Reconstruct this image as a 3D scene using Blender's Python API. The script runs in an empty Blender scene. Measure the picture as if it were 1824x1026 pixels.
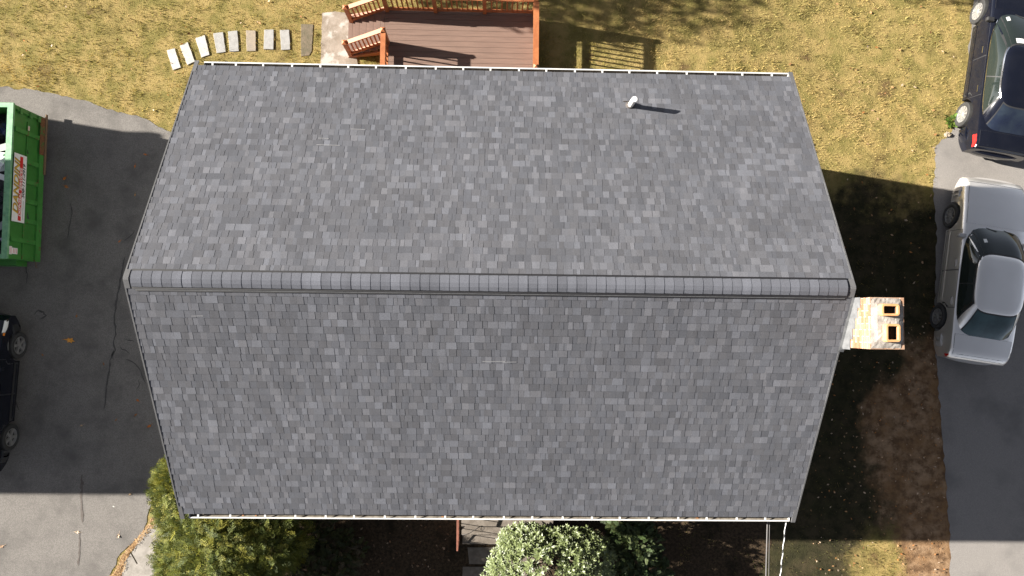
import bpy, math, random
import numpy as np
from mathutils import Vector, Euler
R = math.radians
rng = random.Random(11)
nr = np.random.default_rng(5)
sc = bpy.context.scene
COL = sc.collection

# ------------------------------------------------------------------ camera, sky, sun, exposure
cam = bpy.data.objects.new('camera', bpy.data.cameras.new('camera'))
COL.objects.link(cam)
cam.location = (0.0095, -0.6757, 20.2756)
cam.rotation_euler = Euler((R(2.7049), R(-1.3855), R(0.6680)), 'XYZ')
cam.data.sensor_width = 36.0
cam.data.lens = 26.645
cam.data.clip_end = 2000
sc.camera = cam

SUN_EL, SUN_AZ = 22.4, -8.5          # azimuth = the way the shadows fall, from +x
sd = Vector((math.cos(R(SUN_EL))*math.cos(R(SUN_AZ)), math.cos(R(SUN_EL))*math.sin(R(SUN_AZ)), -math.sin(R(SUN_EL))))
world = bpy.data.worlds.new('World'); sc.world = world; world.use_nodes = True
wn = world.node_tree; wn.nodes.clear()
sky = wn.nodes.new('ShaderNodeTexSky'); sky.sky_type = 'NISHITA'; sky.sun_disc = False
sky.sun_elevation = R(SUN_EL); sky.sun_rotation = math.atan2(-sd.x, -sd.y)
sky.dust_density = 0.6; sky.air_density = 0.38; sky.ozone_density = 1.0
hs = wn.nodes.new('ShaderNodeHueSaturation'); hs.inputs['Saturation'].default_value = 0.42
bg = wn.nodes.new('ShaderNodeBackground'); bg.inputs['Strength'].default_value = 0.05
wo = wn.nodes.new('ShaderNodeOutputWorld')
wn.links.new(sky.outputs[0], hs.inputs['Color']); wn.links.new(hs.outputs[0], bg.inputs['Color']); wn.links.new(bg.outputs[0], wo.inputs[0])
sl = bpy.data.lights.new('sun', 'SUN'); sl.energy = 5.0; sl.angle = R(0.53); sl.color = (1.0, 0.94, 0.85)
so = bpy.data.objects.new('sun', sl); COL.objects.link(so); so.location = (-30, 6, 20)
so.rotation_euler = sd.to_track_quat('-Z', 'Y').to_euler()
vs = sc.view_settings; vs.view_transform = 'Standard'; vs.look = 'None'; vs.gamma = 1; vs.use_curve_mapping = False
vs.exposure = 2.0

# ------------------------------------------------------------------ materials
def new_mat(name):
    m = bpy.data.materials.new(name); m.use_nodes = True
    nt = m.node_tree; return m, nt, nt.nodes['Principled BSDF']
def mat(name, c1, c2=None, scale=8.0, rough=0.75, metal=0.0, detail=6.0, bump=0.0, bscale=None, coat=0.0, lo=0.35, hi=0.65,
        c3=None, scale3=0.8, lo3=0.5, hi3=0.7, spec=None, stretch=None, coords='Object'):
    m, nt, b = new_mat(name); L = nt.links.new
    b.inputs['Roughness'].default_value = rough; b.inputs['Metallic'].default_value = metal
    b.inputs['Coat Weight'].default_value = coat; b.inputs['Coat Roughness'].default_value = 0.04
    if spec is not None: b.inputs['Specular IOR Level'].default_value = spec
    b.inputs['Base Color'].default_value = (*c1, 1)
    tc = nt.nodes.new('ShaderNodeTexCoord'); vec = tc.outputs[coords]
    if stretch:
        mp = nt.nodes.new('ShaderNodeMapping'); mp.inputs['Scale'].default_value = stretch
        L(vec, mp.inputs[0]); vec = mp.outputs[0]
    def noise(s, d):
        n = nt.nodes.new('ShaderNodeTexNoise'); n.inputs['Scale'].default_value = s; n.inputs['Detail'].default_value = d
        n.inputs['Roughness'].default_value = 0.62; L(vec, n.inputs['Vector']); return n.outputs[0]
    def ramp(f, a, z):
        r = nt.nodes.new('ShaderNodeMapRange'); r.inputs[1].default_value = a; r.inputs[2].default_value = z
        r.interpolation_type = 'SMOOTHSTEP'; L(f, r.inputs[0]); return r.outputs[0]
    def mix(f, a, bb):
        x = nt.nodes.new('ShaderNodeMix'); x.data_type = 'RGBA'; L(f, x.inputs[0])
        if isinstance(a, tuple): x.inputs[6].default_value = (*a, 1)
        else: L(a, x.inputs[6])
        x.inputs[7].default_value = (*bb, 1); return x.outputs[2]
    if c2:
        o = mix(ramp(noise(scale, detail), lo, hi), c1, c2)
        if c3: o = mix(ramp(noise(scale3, 4), lo3, hi3), o, c3)
        L(o, b.inputs['Base Color'])
    if bump:
        bp = nt.nodes.new('ShaderNodeBump'); bp.inputs['Strength'].default_value = bump; bp.inputs['Distance'].default_value = 0.02
        L(noise(bscale or scale*3, 4), bp.inputs['Height']); L(bp.outputs[0], b.inputs['Normal'])
    return m
def attr_mat(name, rough=0.9, grain=0.0, gscale=150.0, trans=0.0, spec=0.3, streak=0.0):
    """colour comes from the face attribute 'col', broken up by fine grain"""
    m, nt, b = new_mat(name); L = nt.links.new
    a = nt.nodes.new('ShaderNodeAttribute'); a.attribute_name = 'col'; out = a.outputs['Color']
    b.inputs['Roughness'].default_value = rough; b.inputs['Specular IOR Level'].default_value = spec
    tc = nt.nodes.new('ShaderNodeTexCoord')
    def mul(col, sca, amt, st=None, d=3):
        v = tc.outputs['Object']
        if st:
            mp = nt.nodes.new('ShaderNodeMapping'); mp.inputs['Scale'].default_value = st; L(v, mp.inputs[0]); v = mp.outputs[0]
        n = nt.nodes.new('ShaderNodeTexNoise'); n.inputs['Scale'].default_value = sca; n.inputs['Detail'].default_value = d; L(v, n.inputs['Vector'])
        r = nt.nodes.new('ShaderNodeMapRange'); r.inputs[1].default_value = 0.25; r.inputs[2].default_value = 0.75
        r.inputs[3].default_value = 1-amt; r.inputs[4].default_value = 1+amt; L(n.outputs[0], r.inputs[0])
        x = nt.nodes.new('ShaderNodeVectorMath'); x.operation = 'SCALE'; L(col, x.inputs[0]); L(r.outputs[0], x.inputs['Scale']); return x.outputs[0]
    if grain: out = mul(out, gscale, grain)
    if streak:
        out = mul(out, 1.0, streak, (9.0, 0.9, 0.9), 5); out = mul(out, 0.55, streak*0.8, None, 4)
    L(out, b.inputs['Base Color'])
    if trans:
        t = nt.nodes.new('ShaderNodeBsdfTranslucent'); L(out, t.inputs['Color'])
        mx = nt.nodes.new('ShaderNodeMixShader'); mx.inputs[0].default_value = trans
        L(b.outputs[0], mx.inputs[1]); L(t.outputs[0], mx.inputs[2]); L(mx.outputs[0], nt.nodes['Material Output'].inputs[0])
    return m

M = {}
M['shingle'] = attr_mat('shingle_granules', 0.95, 0.32, 110.0, streak=0.08, spec=0.2)
M['foliage'] = attr_mat('foliage', 0.65, 0.0, trans=0.25, spec=0.3)
M['glossleaf'] = attr_mat('waxy_leaf', 0.42, 0.0, trans=0.15, spec=0.5)
M['grassblade'] = attr_mat('grass_blade', 0.9, 0.0, trans=0.25, spec=0.15)
M['litter'] = attr_mat('dry_leaf', 0.8, 0.25, 60.0, trans=0.15, spec=0.2)
M['brickcol'] = attr_mat('brick_clay', 0.9, 0.25, 45.0, spec=0.2)
M['lawn'] = mat('lawn_soil', (0.29,0.215,0.085), (0.165,0.14,0.045), 2.2, 0.95, detail=9, bump=0.8, bscale=34, c3=(0.13,0.085,0.04), scale3=1.1, lo3=0.55, hi3=0.75, spec=0.1)
M['soil'] = mat('bare_soil', (0.20,0.115,0.055), (0.30,0.20,0.12), 1.7, 0.95, detail=9, bump=0.7, bscale=40, c3=(0.11,0.065,0.035), scale3=2.6, spec=0.1)
M['mulch'] = mat('dark_mulch', (0.03,0.022,0.014), (0.07,0.048,0.03), 14, 0.95, detail=8, bump=1.0, bscale=30, c3=(0.02,0.016,0.01), scale3=1.3, spec=0.1)
M['asphalt_left'] = mat('worn_asphalt', (0.13,0.121,0.112), (0.21,0.195,0.18), 60, 0.92, detail=3, bump=0.35, bscale=110, c3=(0.105,0.098,0.091), scale3=1.3, lo3=0.40, hi3=0.80, spec=0.2)
M['asphalt_right'] = mat('grey_asphalt', (0.185,0.172,0.160), (0.262,0.245,0.228), 80, 0.92, detail=3, bump=0.3, bscale=120, c3=(0.16,0.15,0.142), scale3=0.8, lo3=0.45, hi3=0.75, spec=0.2)
M['crack'] = mat('crack_filler', (0.05,0.047,0.045), (0.075,0.07,0.066), 20, 0.85)
M['stain'] = mat('asphalt_stain', (0.085,0.07,0.06), (0.115,0.1,0.09), 12, 0.9)
M['concrete'] = mat('pad_concrete', (0.30,0.255,0.21), (0.21,0.17,0.13), 3.5, 0.9, detail=9, bump=0.35, bscale=50, c3=(0.42,0.385,0.345), scale3=2.4, lo3=0.5, hi3=0.62)
M['concrete2'] = mat('walk_concrete', (0.30,0.275,0.245), (0.22,0.20,0.175), 5, 0.9, detail=8, bump=0.3, bscale=60)
M['stoop'] = mat('stoop_concrete', (0.175,0.15,0.125), (0.12,0.10,0.08), 6, 0.9, detail=9, bump=0.3, bscale=50)
M['shade_tint'] = mat('shade_dirt', (0.055,0.05,0.024), (0.085,0.062,0.036), 2.4, 0.95, detail=9, bump=0.8, bscale=36, c3=(0.035,0.03,0.018), scale3=1.2, spec=0.1)  # dark ground tone that stands in for shade
M['stone'] = mat('pale_paver', (0.45,0.435,0.41), (0.38,0.36,0.335), 9, 0.85, detail=8, bump=0.2, bscale=50)
M['stone_grey'] = mat('grey_paver', (0.32,0.312,0.298), (0.26,0.253,0.24), 9, 0.85, detail=8, bump=0.2, bscale=50)
M['stone_tan'] = mat('tan_paver', (0.30,0.245,0.18), (0.23,0.195,0.155), 9, 0.85, detail=8, bump=0.2, bscale=50)
M['stone_brown'] = mat('brown_paver', (0.155,0.12,0.08), (0.10,0.085,0.05), 7, 0.9, detail=8, bump=0.3, bscale=40)
M['white'] = mat('white_aluminium', (0.62,0.62,0.61), (0.54,0.54,0.525), 6, 0.4, bump=0.02)
M['gutter_in'] = mat('gutter_grit', (0.24,0.215,0.18), (0.13,0.11,0.085), 9, 0.8, detail=8)
M['siding'] = mat('painted_siding', (0.16,0.17,0.175), (0.14,0.15,0.155), 3, 0.7)
M['felt'] = mat('roof_underlay', (0.05,0.05,0.052), (0.07,0.07,0.07), 20, 0.95)
M['black'] = mat('black_plastic', (0.006,0.006,0.008), (0.010,0.010,0.012), 30, 0.6)
M['grey_edge'] = mat('vent_lip', (0.085,0.087,0.093), (0.11,0.112,0.118), 18, 0.7)
M['lead'] = mat('lead_flashing', (0.105,0.108,0.112), (0.15,0.153,0.157), 8, 0.6, metal=0.1, detail=8, bump=0.25, bscale=22)
M['mortar'] = mat('mortar', (0.55,0.51,0.45), (0.45,0.41,0.36), 22, 0.95, bump=0.4)
M['crown'] = mat('chimney_mortar_cap', (0.29,0.27,0.245), (0.19,0.17,0.15), 6, 0.95, detail=10, bump=0.4, bscale=24, c3=(0.35,0.33,0.30), scale3=5)
M['clay'] = mat('flue_clay', (0.56,0.30,0.135), (0.50,0.25,0.10), 9, 0.8, bump=0.1)
M['soot_shade'] = mat('soot_shade', (0.006,0.003,0.002), (0.012,0.005,0.003), 8, 0.95)
M['pvc'] = mat('white_pvc', (0.80,0.78,0.75), (0.72,0.70,0.66), 10, 0.4)
M['rubber'] = mat('rubber_boot', (0.04,0.035,0.033), (0.07,0.06,0.055), 12, 0.7)
M['deck'] = mat('composite_board', (0.195,0.128,0.10), (0.16,0.105,0.083), 3.0, 0.75, detail=8, bump=0.15, bscale=60, stretch=(0.6,6,6), spec=0.25, lo=0.3, hi=0.7)
M['cedar'] = mat('stained_cedar', (0.40,0.145,0.055), (0.31,0.105,0.04), 5, 0.55, detail=6, bump=0.1, bscale=40, spec=0.35)
M['cedar_dark'] = mat('stained_cedar_rail', (0.28,0.09,0.032), (0.22,0.068,0.025), 5, 0.55, detail=6, bump=0.1, bscale=40)
M['rust_paint'] = mat('red_brown_iron', (0.26,0.10,0.065), (0.19,0.075,0.05), 14, 0.6)
M['iron'] = mat('dark_iron', (0.02,0.018,0.017), (0.035,0.03,0.028), 14, 0.6)
M['green'] = mat('green_steel', (0.046,0.20,0.033), (0.038,0.16,0.026), 3.0, 0.5, detail=8, bump=0.05, bscale=10, c3=(0.10,0.075,0.03), scale3=5.0, lo3=0.62, hi3=0.70)
M['green_rib'] = mat('green_steel_rib', (0.058,0.235,0.043), (0.044,0.18,0.032), 5, 0.5, detail=8, c3=(0.12,0.075,0.03), scale3=8, lo3=0.58, hi3=0.68)
M['rim_green'] = mat('worn_rim_green', (0.20,0.40,0.22), (0.12,0.30,0.15), 7, 0.55, detail=8, c3=(0.14,0.09,0.05), scale3=9, lo3=0.66, hi3=0.72)
M['rust'] = mat('rusty_steel', (0.20,0.085,0.03), (0.12,0.05,0.025), 16, 0.9, detail=8, bump=0.2, c3=(0.06,0.13,0.03), scale3=5, lo3=0.5, hi3=0.6)
M['plank'] = mat('rough_plank', (0.22,0.14,0.075), (0.14,0.085,0.045), 10, 0.85, stretch=(8,1,8))
M['sign_white'] = mat('sign_white', (0.78,0.78,0.76), (0.70,0.70,0.68), 8, 0.5)
M['sign_red'] = mat('sign_red', (0.58,0.025,0.02), rough=0.5)
M['sign_yellow'] = mat('sign_yellow', (0.62,0.40,0.03), (0.50,0.30,0.02), 9, 0.5)
M['sign_dark'] = mat('sign_dark', (0.035,0.035,0.035), rough=0.5)
M['sign_grey'] = mat('sign_grey', (0.35,0.37,0.36), rough=0.5)
M['silver'] = mat('silver_paint', (0.95,0.91,0.855), (0.93,0.89,0.835), 2, 0.36, metal=0.8, coat=0.5)
M['silver_dim'] = mat('silver_bumper', (0.44,0.42,0.40), (0.41,0.39,0.37), 2, 0.5, metal=0.3)
M['blackpaint'] = mat('black_paint', (0.004,0.005,0.010), (0.006,0.007,0.012), 2, 0.14, coat=0.5, spec=0.3)
M['glass'] = mat('tinted_glass', (0.014,0.019,0.017), rough=0.03, spec=0.6)
M['glass_blue'] = mat('rear_glass', (0.035,0.075,0.082), (0.02,0.045,0.05), 2.2, 0.03, spec=0.7)
M['glass_navy'] = mat('rear_glass_navy', (0.010,0.014,0.028), (0.02,0.028,0.04), 2.2, 0.03, spec=0.6)
M['chrome'] = mat('chrome', (0.75,0.75,0.75), rough=0.12, metal=1.0)
M['tyre'] = mat('tyre_rubber', (0.018,0.018,0.018), (0.03,0.029,0.028), 20, 0.85)
M['alloy'] = mat('alloy_rim', (0.62,0.61,0.60), rough=0.32, metal=0.75)
M['alloy_dim'] = mat('hubcap_grey', (0.38,0.37,0.36), rough=0.4, metal=0.7)
M['trim'] = mat('dark_trim', (0.02,0.02,0.021), rough=0.6)
M['red_lens'] = mat('red_lens', (0.55,0.02,0.02), (0.42,0.015,0.015), 15, 0.12, coat=1.0)
M['white_lens'] = mat('clear_lens', (0.65,0.65,0.63), rough=0.1, coat=1.0)
M['amber'] = mat('amber_lens', (0.75,0.22,0.02), rough=0.15, coat=1.0)
M['paper'] = mat('paper_white', (0.72,0.72,0.70), rough=0.7)
M['bark'] = mat('bark', (0.10,0.075,0.05), (0.06,0.045,0.032), 9, 0.95, bump=0.6)
M['cable_grey'] = mat('cable_grey', (0.085,0.08,0.078), rough=0.6)
M['cable_white'] = mat('bare_aluminium_strand', (0.75,0.75,0.74), rough=0.4)
M['bag'] = mat('black_plastic_bag', (0.012,0.012,0.016), (0.02,0.02,0.03), 6, 0.3, bump=0.6, bscale=8)
M['purple'] = mat('lilac_plastic', (0.34,0.27,0.42), (0.26,0.20,0.34), 6, 0.4)
M['blue'] = mat('dark_blue_tarp', (0.03,0.045,0.12), (0.02,0.03,0.08), 6, 0.4, bump=0.5, bscale=10)
M['lime'] = mat('lime_plastic', (0.25,0.55,0.06), rough=0.4)
M['scrap'] = mat('torn_shingle_scrap', (0.035,0.034,0.037), (0.07,0.068,0.07), 12, 0.95, bump=0.6)

# ------------------------------------------------------------------ mesh helpers
class MB:
    def __init__(self): self.v = []; self.f = []; self.mi = []; self.c = []
    def add(self, vs, fs, mi=0, col=None):
        o = len(self.v); self.v += [tuple(p) for p in vs]
        for f in fs: self.f.append(tuple(i+o for i in f)); self.mi.append(mi); self.c.append(col)
        return self
    def box(self, x0, x1, y0, y1, z0, z1, mi=0, col=None, T=None):
        vs = [(x,y,z) for z in (z0,z1) for y in (y0,y1) for x in (x0,x1)]
        if T: vs = [T(p) for p in vs]
        return self.add(vs, [(0,2,3,1),(4,5,7,6),(0,1,5,4),(2,6,7,3),(0,4,6,2),(1,3,7,5)], mi, col)
    def bar(self, a, b, w, h, mi=0, up=Vector((0,0,1))):
        a, b = Vector(a), Vector(b); d = (b-a).normalized()
        if abs(d.dot(up)) > 0.98: up = Vector((0,1,0))
        s = d.cross(up).normalized(); u = s.cross(d).normalized(); vs = []
        for p in (a, b):
            for i, j in ((-1,-1),(1,-1),(1,1),(-1,1)): vs.append(p + s*(i*w/2) + u*(j*h/2))
        return self.add(vs, [(3,2,1,0),(4,5,6,7),(0,1,5,4),(1,2,6,5),(2,3,7,6),(3,0,4,7)], mi)
    def tube(self, pts, r, n=8, mi=0, cap=True):
        pts = [Vector(p) for p in pts]; rr = r if isinstance(r, (list, tuple)) else [r]*len(pts); vs = []; fs = []
        for i, p in enumerate(pts):
            d = (pts[min(i+1, len(pts)-1)] - pts[max(i-1, 0)]).normalized()
            up = Vector((0,0,1)) if abs(d.z) < 0.95 else Vector((1,0,0))
            s = d.cross(up).normalized(); u = s.cross(d)
            for k in range(n):
                a = 2*math.pi*k/n; vs.append(p + s*(math.cos(a)*rr[i]) + u*(math.sin(a)*rr[i]))
        for i in range(len(pts)-1):
            for k in range(n): fs.append((i*n+k, i*n+(k+1)%n, (i+1)*n+(k+1)%n, (i+1)*n+k))
        if cap: fs.append(tuple(range(n-1, -1, -1))); fs.append(tuple((len(pts)-1)*n+k for k in range(n)))
        return self.add(vs, fs, mi)
    def lathe(self, prof, n=28, mi=0, T=None):
        vs = []; fs = []
        for r, x in prof:
            for k in range(n):
                a = 2*math.pi*k/n; p = (x, r*math.cos(a), r*math.sin(a)); vs.append(T(p) if T else p)
        for i in range(len(prof)-1):
            for k in range(n): fs.append((i*n+k, (i+1)*n+k, (i+1)*n+(k+1)%n, i*n+(k+1)%n))
        return self.add(vs, fs, mi)
    def grid(self, rows, mi=0, closed=False):
        n = len(rows[0]); vs = [p for r in rows for p in r]; fs = []
        for i in range(len(rows)-1):
            for k in range(n if closed else n-1): fs.append((i*n+k, i*n+(k+1)%n, (i+1)*n+(k+1)%n, (i+1)*n+k))
        return self.add(vs, fs, mi)
    def mesh(self, name, mats, smooth=False, angle=None):
        me = bpy.data.meshes.new(name); me.from_pydata(self.v, [], self.f)
        for m in (mats if isinstance(mats, (list, tuple)) else [mats]): me.materials.append(m)
        me.polygons.foreach_set('material_index', self.mi)
        if any(c is not None for c in self.c):
            a = me.attributes.new('col', 'FLOAT_COLOR', 'FACE')
            a.data.foreach_set('color', np.array([(*(c or (0.1,0.1,0.1)), 1.0) for c in self.c], np.float32).ravel())
        if smooth: me.polygons.foreach_set('use_smooth', [True]*len(me.polygons))
        me.update()
        if smooth and angle: me.set_sharp_from_angle(angle=R(angle))
        return me
    def obj(self, name, mats, parent=None, smooth=False, angle=None):
        return link(name, self.mesh(name, mats, smooth, angle), parent)
def link(name, me, parent=None):
    o = bpy.data.objects.new(name, me); COL.objects.link(o)
    if parent: o.parent = parent
    return o
def tag(o, label, cat, group=None, kind=None):
    o['label'] = label; o['category'] = cat
    if group: o['group'] = group
    if kind: o['kind'] = kind
    return o
def thing(name, label, cat, loc=(0,0,0), rz=0.0, group=None):
    o = bpy.data.objects.new(name, None); COL.objects.link(o); o.location = loc; o.rotation_euler = (0,0,rz); o.empty_display_size = 0.3
    return tag(o, label, cat, group)
def struct(o): o['kind'] = 'structure'; return o
def quads(name, P, colr, mats, parent=None, n=4):
    """P: (N,n,3) corners, colr: (N,3)"""
    N = len(P); me = bpy.data.meshes.new(name)
    me.vertices.add(N*n); me.vertices.foreach_set('co', P.astype(np.float32).ravel())
    me.loops.add(N*n); me.loops.foreach_set('vertex_index', np.arange(N*n, dtype=np.int32))
    me.polygons.add(N); me.polygons.foreach_set('loop_start', np.arange(0, N*n, n, dtype=np.int32))
    me.materials.append(mats)
    a = me.attributes.new('col', 'FLOAT_COLOR', 'FACE')
    a.data.foreach_set('color', np.concatenate([colr, np.ones((N,1))], 1).astype(np.float32).ravel())
    me.update(calc_edges=True)
    return link(name, me, parent)
def vnoise(x, y, seed=0):
    """smooth value noise 0..1 on numpy arrays"""
    r = np.random.default_rng(seed).random((64,64))
    xi = np.floor(x).astype(int); yi = np.floor(y).astype(int); fx = x-xi; fy = y-yi
    fx = fx*fx*(3-2*fx); fy = fy*fy*(3-2*fy)
    g = lambda i, j: r[i % 64, j % 64]
    return (g(xi,yi)*(1-fx)+g(xi+1,yi)*fx)*(1-fy) + (g(xi,yi+1)*(1-fx)+g(xi+1,yi+1)*fx)*fy
def inside(poly, x, y):
    c = np.zeros(x.shape, bool); n = len(poly)
    for i in range(n):
        x1, y1 = poly[i]; x2, y2 = poly[(i+1) % n]
        if y1 == y2: continue
        c ^= ((y1 > y) != (y2 > y)) & (x < (x2-x1)*(y-y1)/(y2-y1)+x1)
    return c
def rough_poly(pts, step=0.12, amp=0.035, seed=1):
    r = random.Random(seed); out = []
    for i in range(len(pts)):
        a = Vector((*pts[i], 0)); b = Vector((*pts[(i+1) % len(pts)], 0)); L = (b-a).length
        n = max(1, int(L/step)) if L < 12 else 1
        nrm = Vector((-(b-a).y, (b-a).x, 0)).normalized() if L else Vector((0,0,0))
        for k in range(n):
            p = a.lerp(b, k/n) + (nrm*r.uniform(-amp, amp) if k else Vector((0,0,0))); out.append((p.x, p.y))
    return out
def sheet(name, pts, z, m, thick=0.0, parent=None):
    n = len(pts); b = MB()
    if thick:
        b.add([(x,y,z-thick) for x,y in pts] + [(x,y,z) for x,y in pts], [tuple(range(n, 2*n))] + [(i,(i+1)%n,n+(i+1)%n,n+i) for i in range(n)])
    else: b.add([(x,y,z) for x,y in pts], [tuple(range(n))])
    o = b.obj(name, m, parent)
    return o

# ------------------------------------------------------------------ ground
def gz(x, y):
    def ss(t): t = np.clip(t, 0, 1); return t*t*(3-2*t)
    return 0.14*ss((x-0.2)/0.8)*ss((9.5-x)/4)*ss((y-3.4)/0.8)*ss((30-y)/10)
xs = np.concatenate([[-400,-60,-24], np.arange(-16,16.01,0.4), [24,60,400]]); ys = np.concatenate([[-400,-60,-20], np.arange(-10,14.01,0.4), [24,40,60,400]])
X, Y = np.meshgrid(xs, ys); Z = gz(X, Y)
b = MB(); b.grid([[(X[i,j], Y[i,j], Z[i,j]) for j in range(len(xs))] for i in range(len(ys))])
go_ = struct(b.obj('ground', M['lawn'], smooth=True))
def zone_shade(x, y):                       # shade of house and front shrubs painted in as darker ground, thinner grass
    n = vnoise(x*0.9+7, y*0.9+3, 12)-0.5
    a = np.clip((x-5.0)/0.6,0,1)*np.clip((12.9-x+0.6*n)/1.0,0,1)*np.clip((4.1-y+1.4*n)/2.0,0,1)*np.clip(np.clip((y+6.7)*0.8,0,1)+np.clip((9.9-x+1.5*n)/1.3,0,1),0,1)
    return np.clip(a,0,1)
def zone_soil(x, y):                       # bare strip beside the right driveway
    n = vnoise(x*1.1+2, y*1.1+9, 13)-0.5; n2 = vnoise(x*3.1, y*3.1, 14)-0.5
    e = 10.0+0.9*np.clip((-3.0-y)/3.5,0,1.3)+1.6*np.clip((y+2.6)/2.0,0,2)
    return np.clip((x-e+0.9*n+0.5*n2)/0.9+0.5,0,1)*(x < 14)*np.clip((-0.2-y+n)/0.8,0,1)
for nm_, fn in (('shade_tint', zone_shade), ('soil', zone_soil)):
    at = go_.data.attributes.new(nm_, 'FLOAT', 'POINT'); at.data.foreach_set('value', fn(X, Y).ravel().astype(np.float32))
def blend_zone(attr, c1, c2, c3, sc1):
    nt = M['lawn'].node_tree; bs = nt.nodes['Principled BSDF']; L = nt.links.new; src = bs.inputs['Base Color'].links[0].from_socket
    at = nt.nodes.new('ShaderNodeAttribute'); at.attribute_name = attr; tc = nt.nodes.new('ShaderNodeTexCoord')
    def noise(sc_, d=6):
        n = nt.nodes.new('ShaderNodeTexNoise'); n.inputs['Scale'].default_value = sc_; n.inputs['Detail'].default_value = d; n.inputs['Roughness'].default_value = 0.65; L(tc.outputs['Object'], n.inputs['Vector']); return n.outputs[0]
    def mth(op, a, b_):
        m_ = nt.nodes.new('ShaderNodeMath'); m_.operation = op
        for k, v in enumerate((a, b_)):
            if isinstance(v, float): m_.inputs[k].default_value = v
            else: L(v, m_.inputs[k])
        return m_.outputs[0]
    def rng_(f, a, z):
        q = nt.nodes.new('ShaderNodeMapRange'); q.interpolation_type = 'SMOOTHSTEP'; q.inputs[1].default_value = a; q.inputs[2].default_value = z; L(f, q.inputs[0]); return q.outputs[0]
    def mx(f, a, b_):
        q = nt.nodes.new('ShaderNodeMix'); q.data_type = 'RGBA'; L(f, q.inputs[0])
        for k, v in ((6, a), (7, b_)):
            if isinstance(v, tuple): q.inputs[k].default_value = (*v, 1)
            else: L(v, q.inputs[k])
        return q.outputs[2]
    col_ = mx(rng_(noise(sc1*2.3, 9), 0.38, 0.66), mx(rng_(noise(sc1, 8), 0.35, 0.65), c1, c2), c3)
    f = rng_(mth('ADD', at.outputs['Fac'], mth('MULTIPLY', mth('SUBTRACT', noise(3.5), 0.5), 1.1)), 0.22, 0.82)
    L(mx(f, src, col_), bs.inputs['Base Color'])
blend_zone('shade_tint', (0.036,0.034,0.016), (0.055,0.043,0.025), (0.022,0.021,0.011), 1.4)  # painted shade: dark tones over the side yard
blend_zone('soil', (0.20,0.115,0.055), (0.30,0.20,0.12), (0.11,0.065,0.035), 1.7)

DRIVE_L = [(-40,6.2),(-13.24,5.48),(-12.35,5.42),(-11.46,5.26),(-10.26,4.93),(-9.36,4.69),(-8.68,4.35),(-8.0,3.95),(-6.9,3.5),(-6.0,3.2),(-6.0,-4.3),
           (-8.4,-5.0),(-8.87,-5.37),(-8.97,-5.95),(-9.13,-6.31),(-9.62,-6.75),(-9.82,-7.18),(-10.2,-8.5),(-11,-40),(-40,-40)]
DRIVE_R = [(40,14),(13.5,14),(13.19,8.44),(13.0,7.01),(12.84,5.28),(12.43,4.65),(12.05,4.33),(11.97,3.25),(12.04,2.17),(11.98,0.6),(11.95,-0.89),(12.04,-2.4),(12.2,-4.8),(12.28,-6.28),(12.27,-7.26),(12.3,-10),(12.4,-40),(40,-40)]
PAD = [(-4.74, 7.67),(-4.38, 7.72),(-3.97, 7.68),(-3.96,7.6),(-3.9,7.0),(-3.75,6.3),(-3.7,5.2),(-4.74,5.2)]
DL, DR = rough_poly(DRIVE_L, seed=2), rough_poly(DRIVE_R, seed=3)
struct(sheet('driveway', DL, 0.009, M['asphalt_left']))
struct(sheet('driveway', DR, 0.009, M['asphalt_right']))
struct(sheet('planting_bed', rough_poly([(-8.3,-4.3),(-8.8,-5.5),(-8.7,-9),(-0.02,-9),(-0.02,-4.0),(-6,-4.0)], 0.2, 0.06, 5), 0.004, M['mulch']))
struct(sheet('planting_bed', rough_poly([(-0.05,-4.0),(-0.05,-8.6),(6.6,-8.6),(7.4,-6.6),(7.6,-4.0)], 0.2, 0.06, 6), 0.004, M['mulch']))
struct(sheet('concrete_pad', rough_poly(PAD, 0.2, 0.012, 7), 0.03, M['concrete'], 0.06))
WALK = [[(-9.33,-6.72),(-9.0,-6.15),(-8.6,-5.9),(-8.3,-6.1),(-9.15,-7.02)],[(-9.5,-6.98),(-9.35,-6.75),(-9.18,-7.03),(-8.32,-6.13),(-8.0,-7.0),(-8.6,-9),(-9.9,-9)]]
for i, w in enumerate(WALK): struct(sheet('concrete_walk', rough_poly(w, 0.2, 0.012, 8+i), 0.03+0.004*i, M['concrete2'], 0.05))

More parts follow.
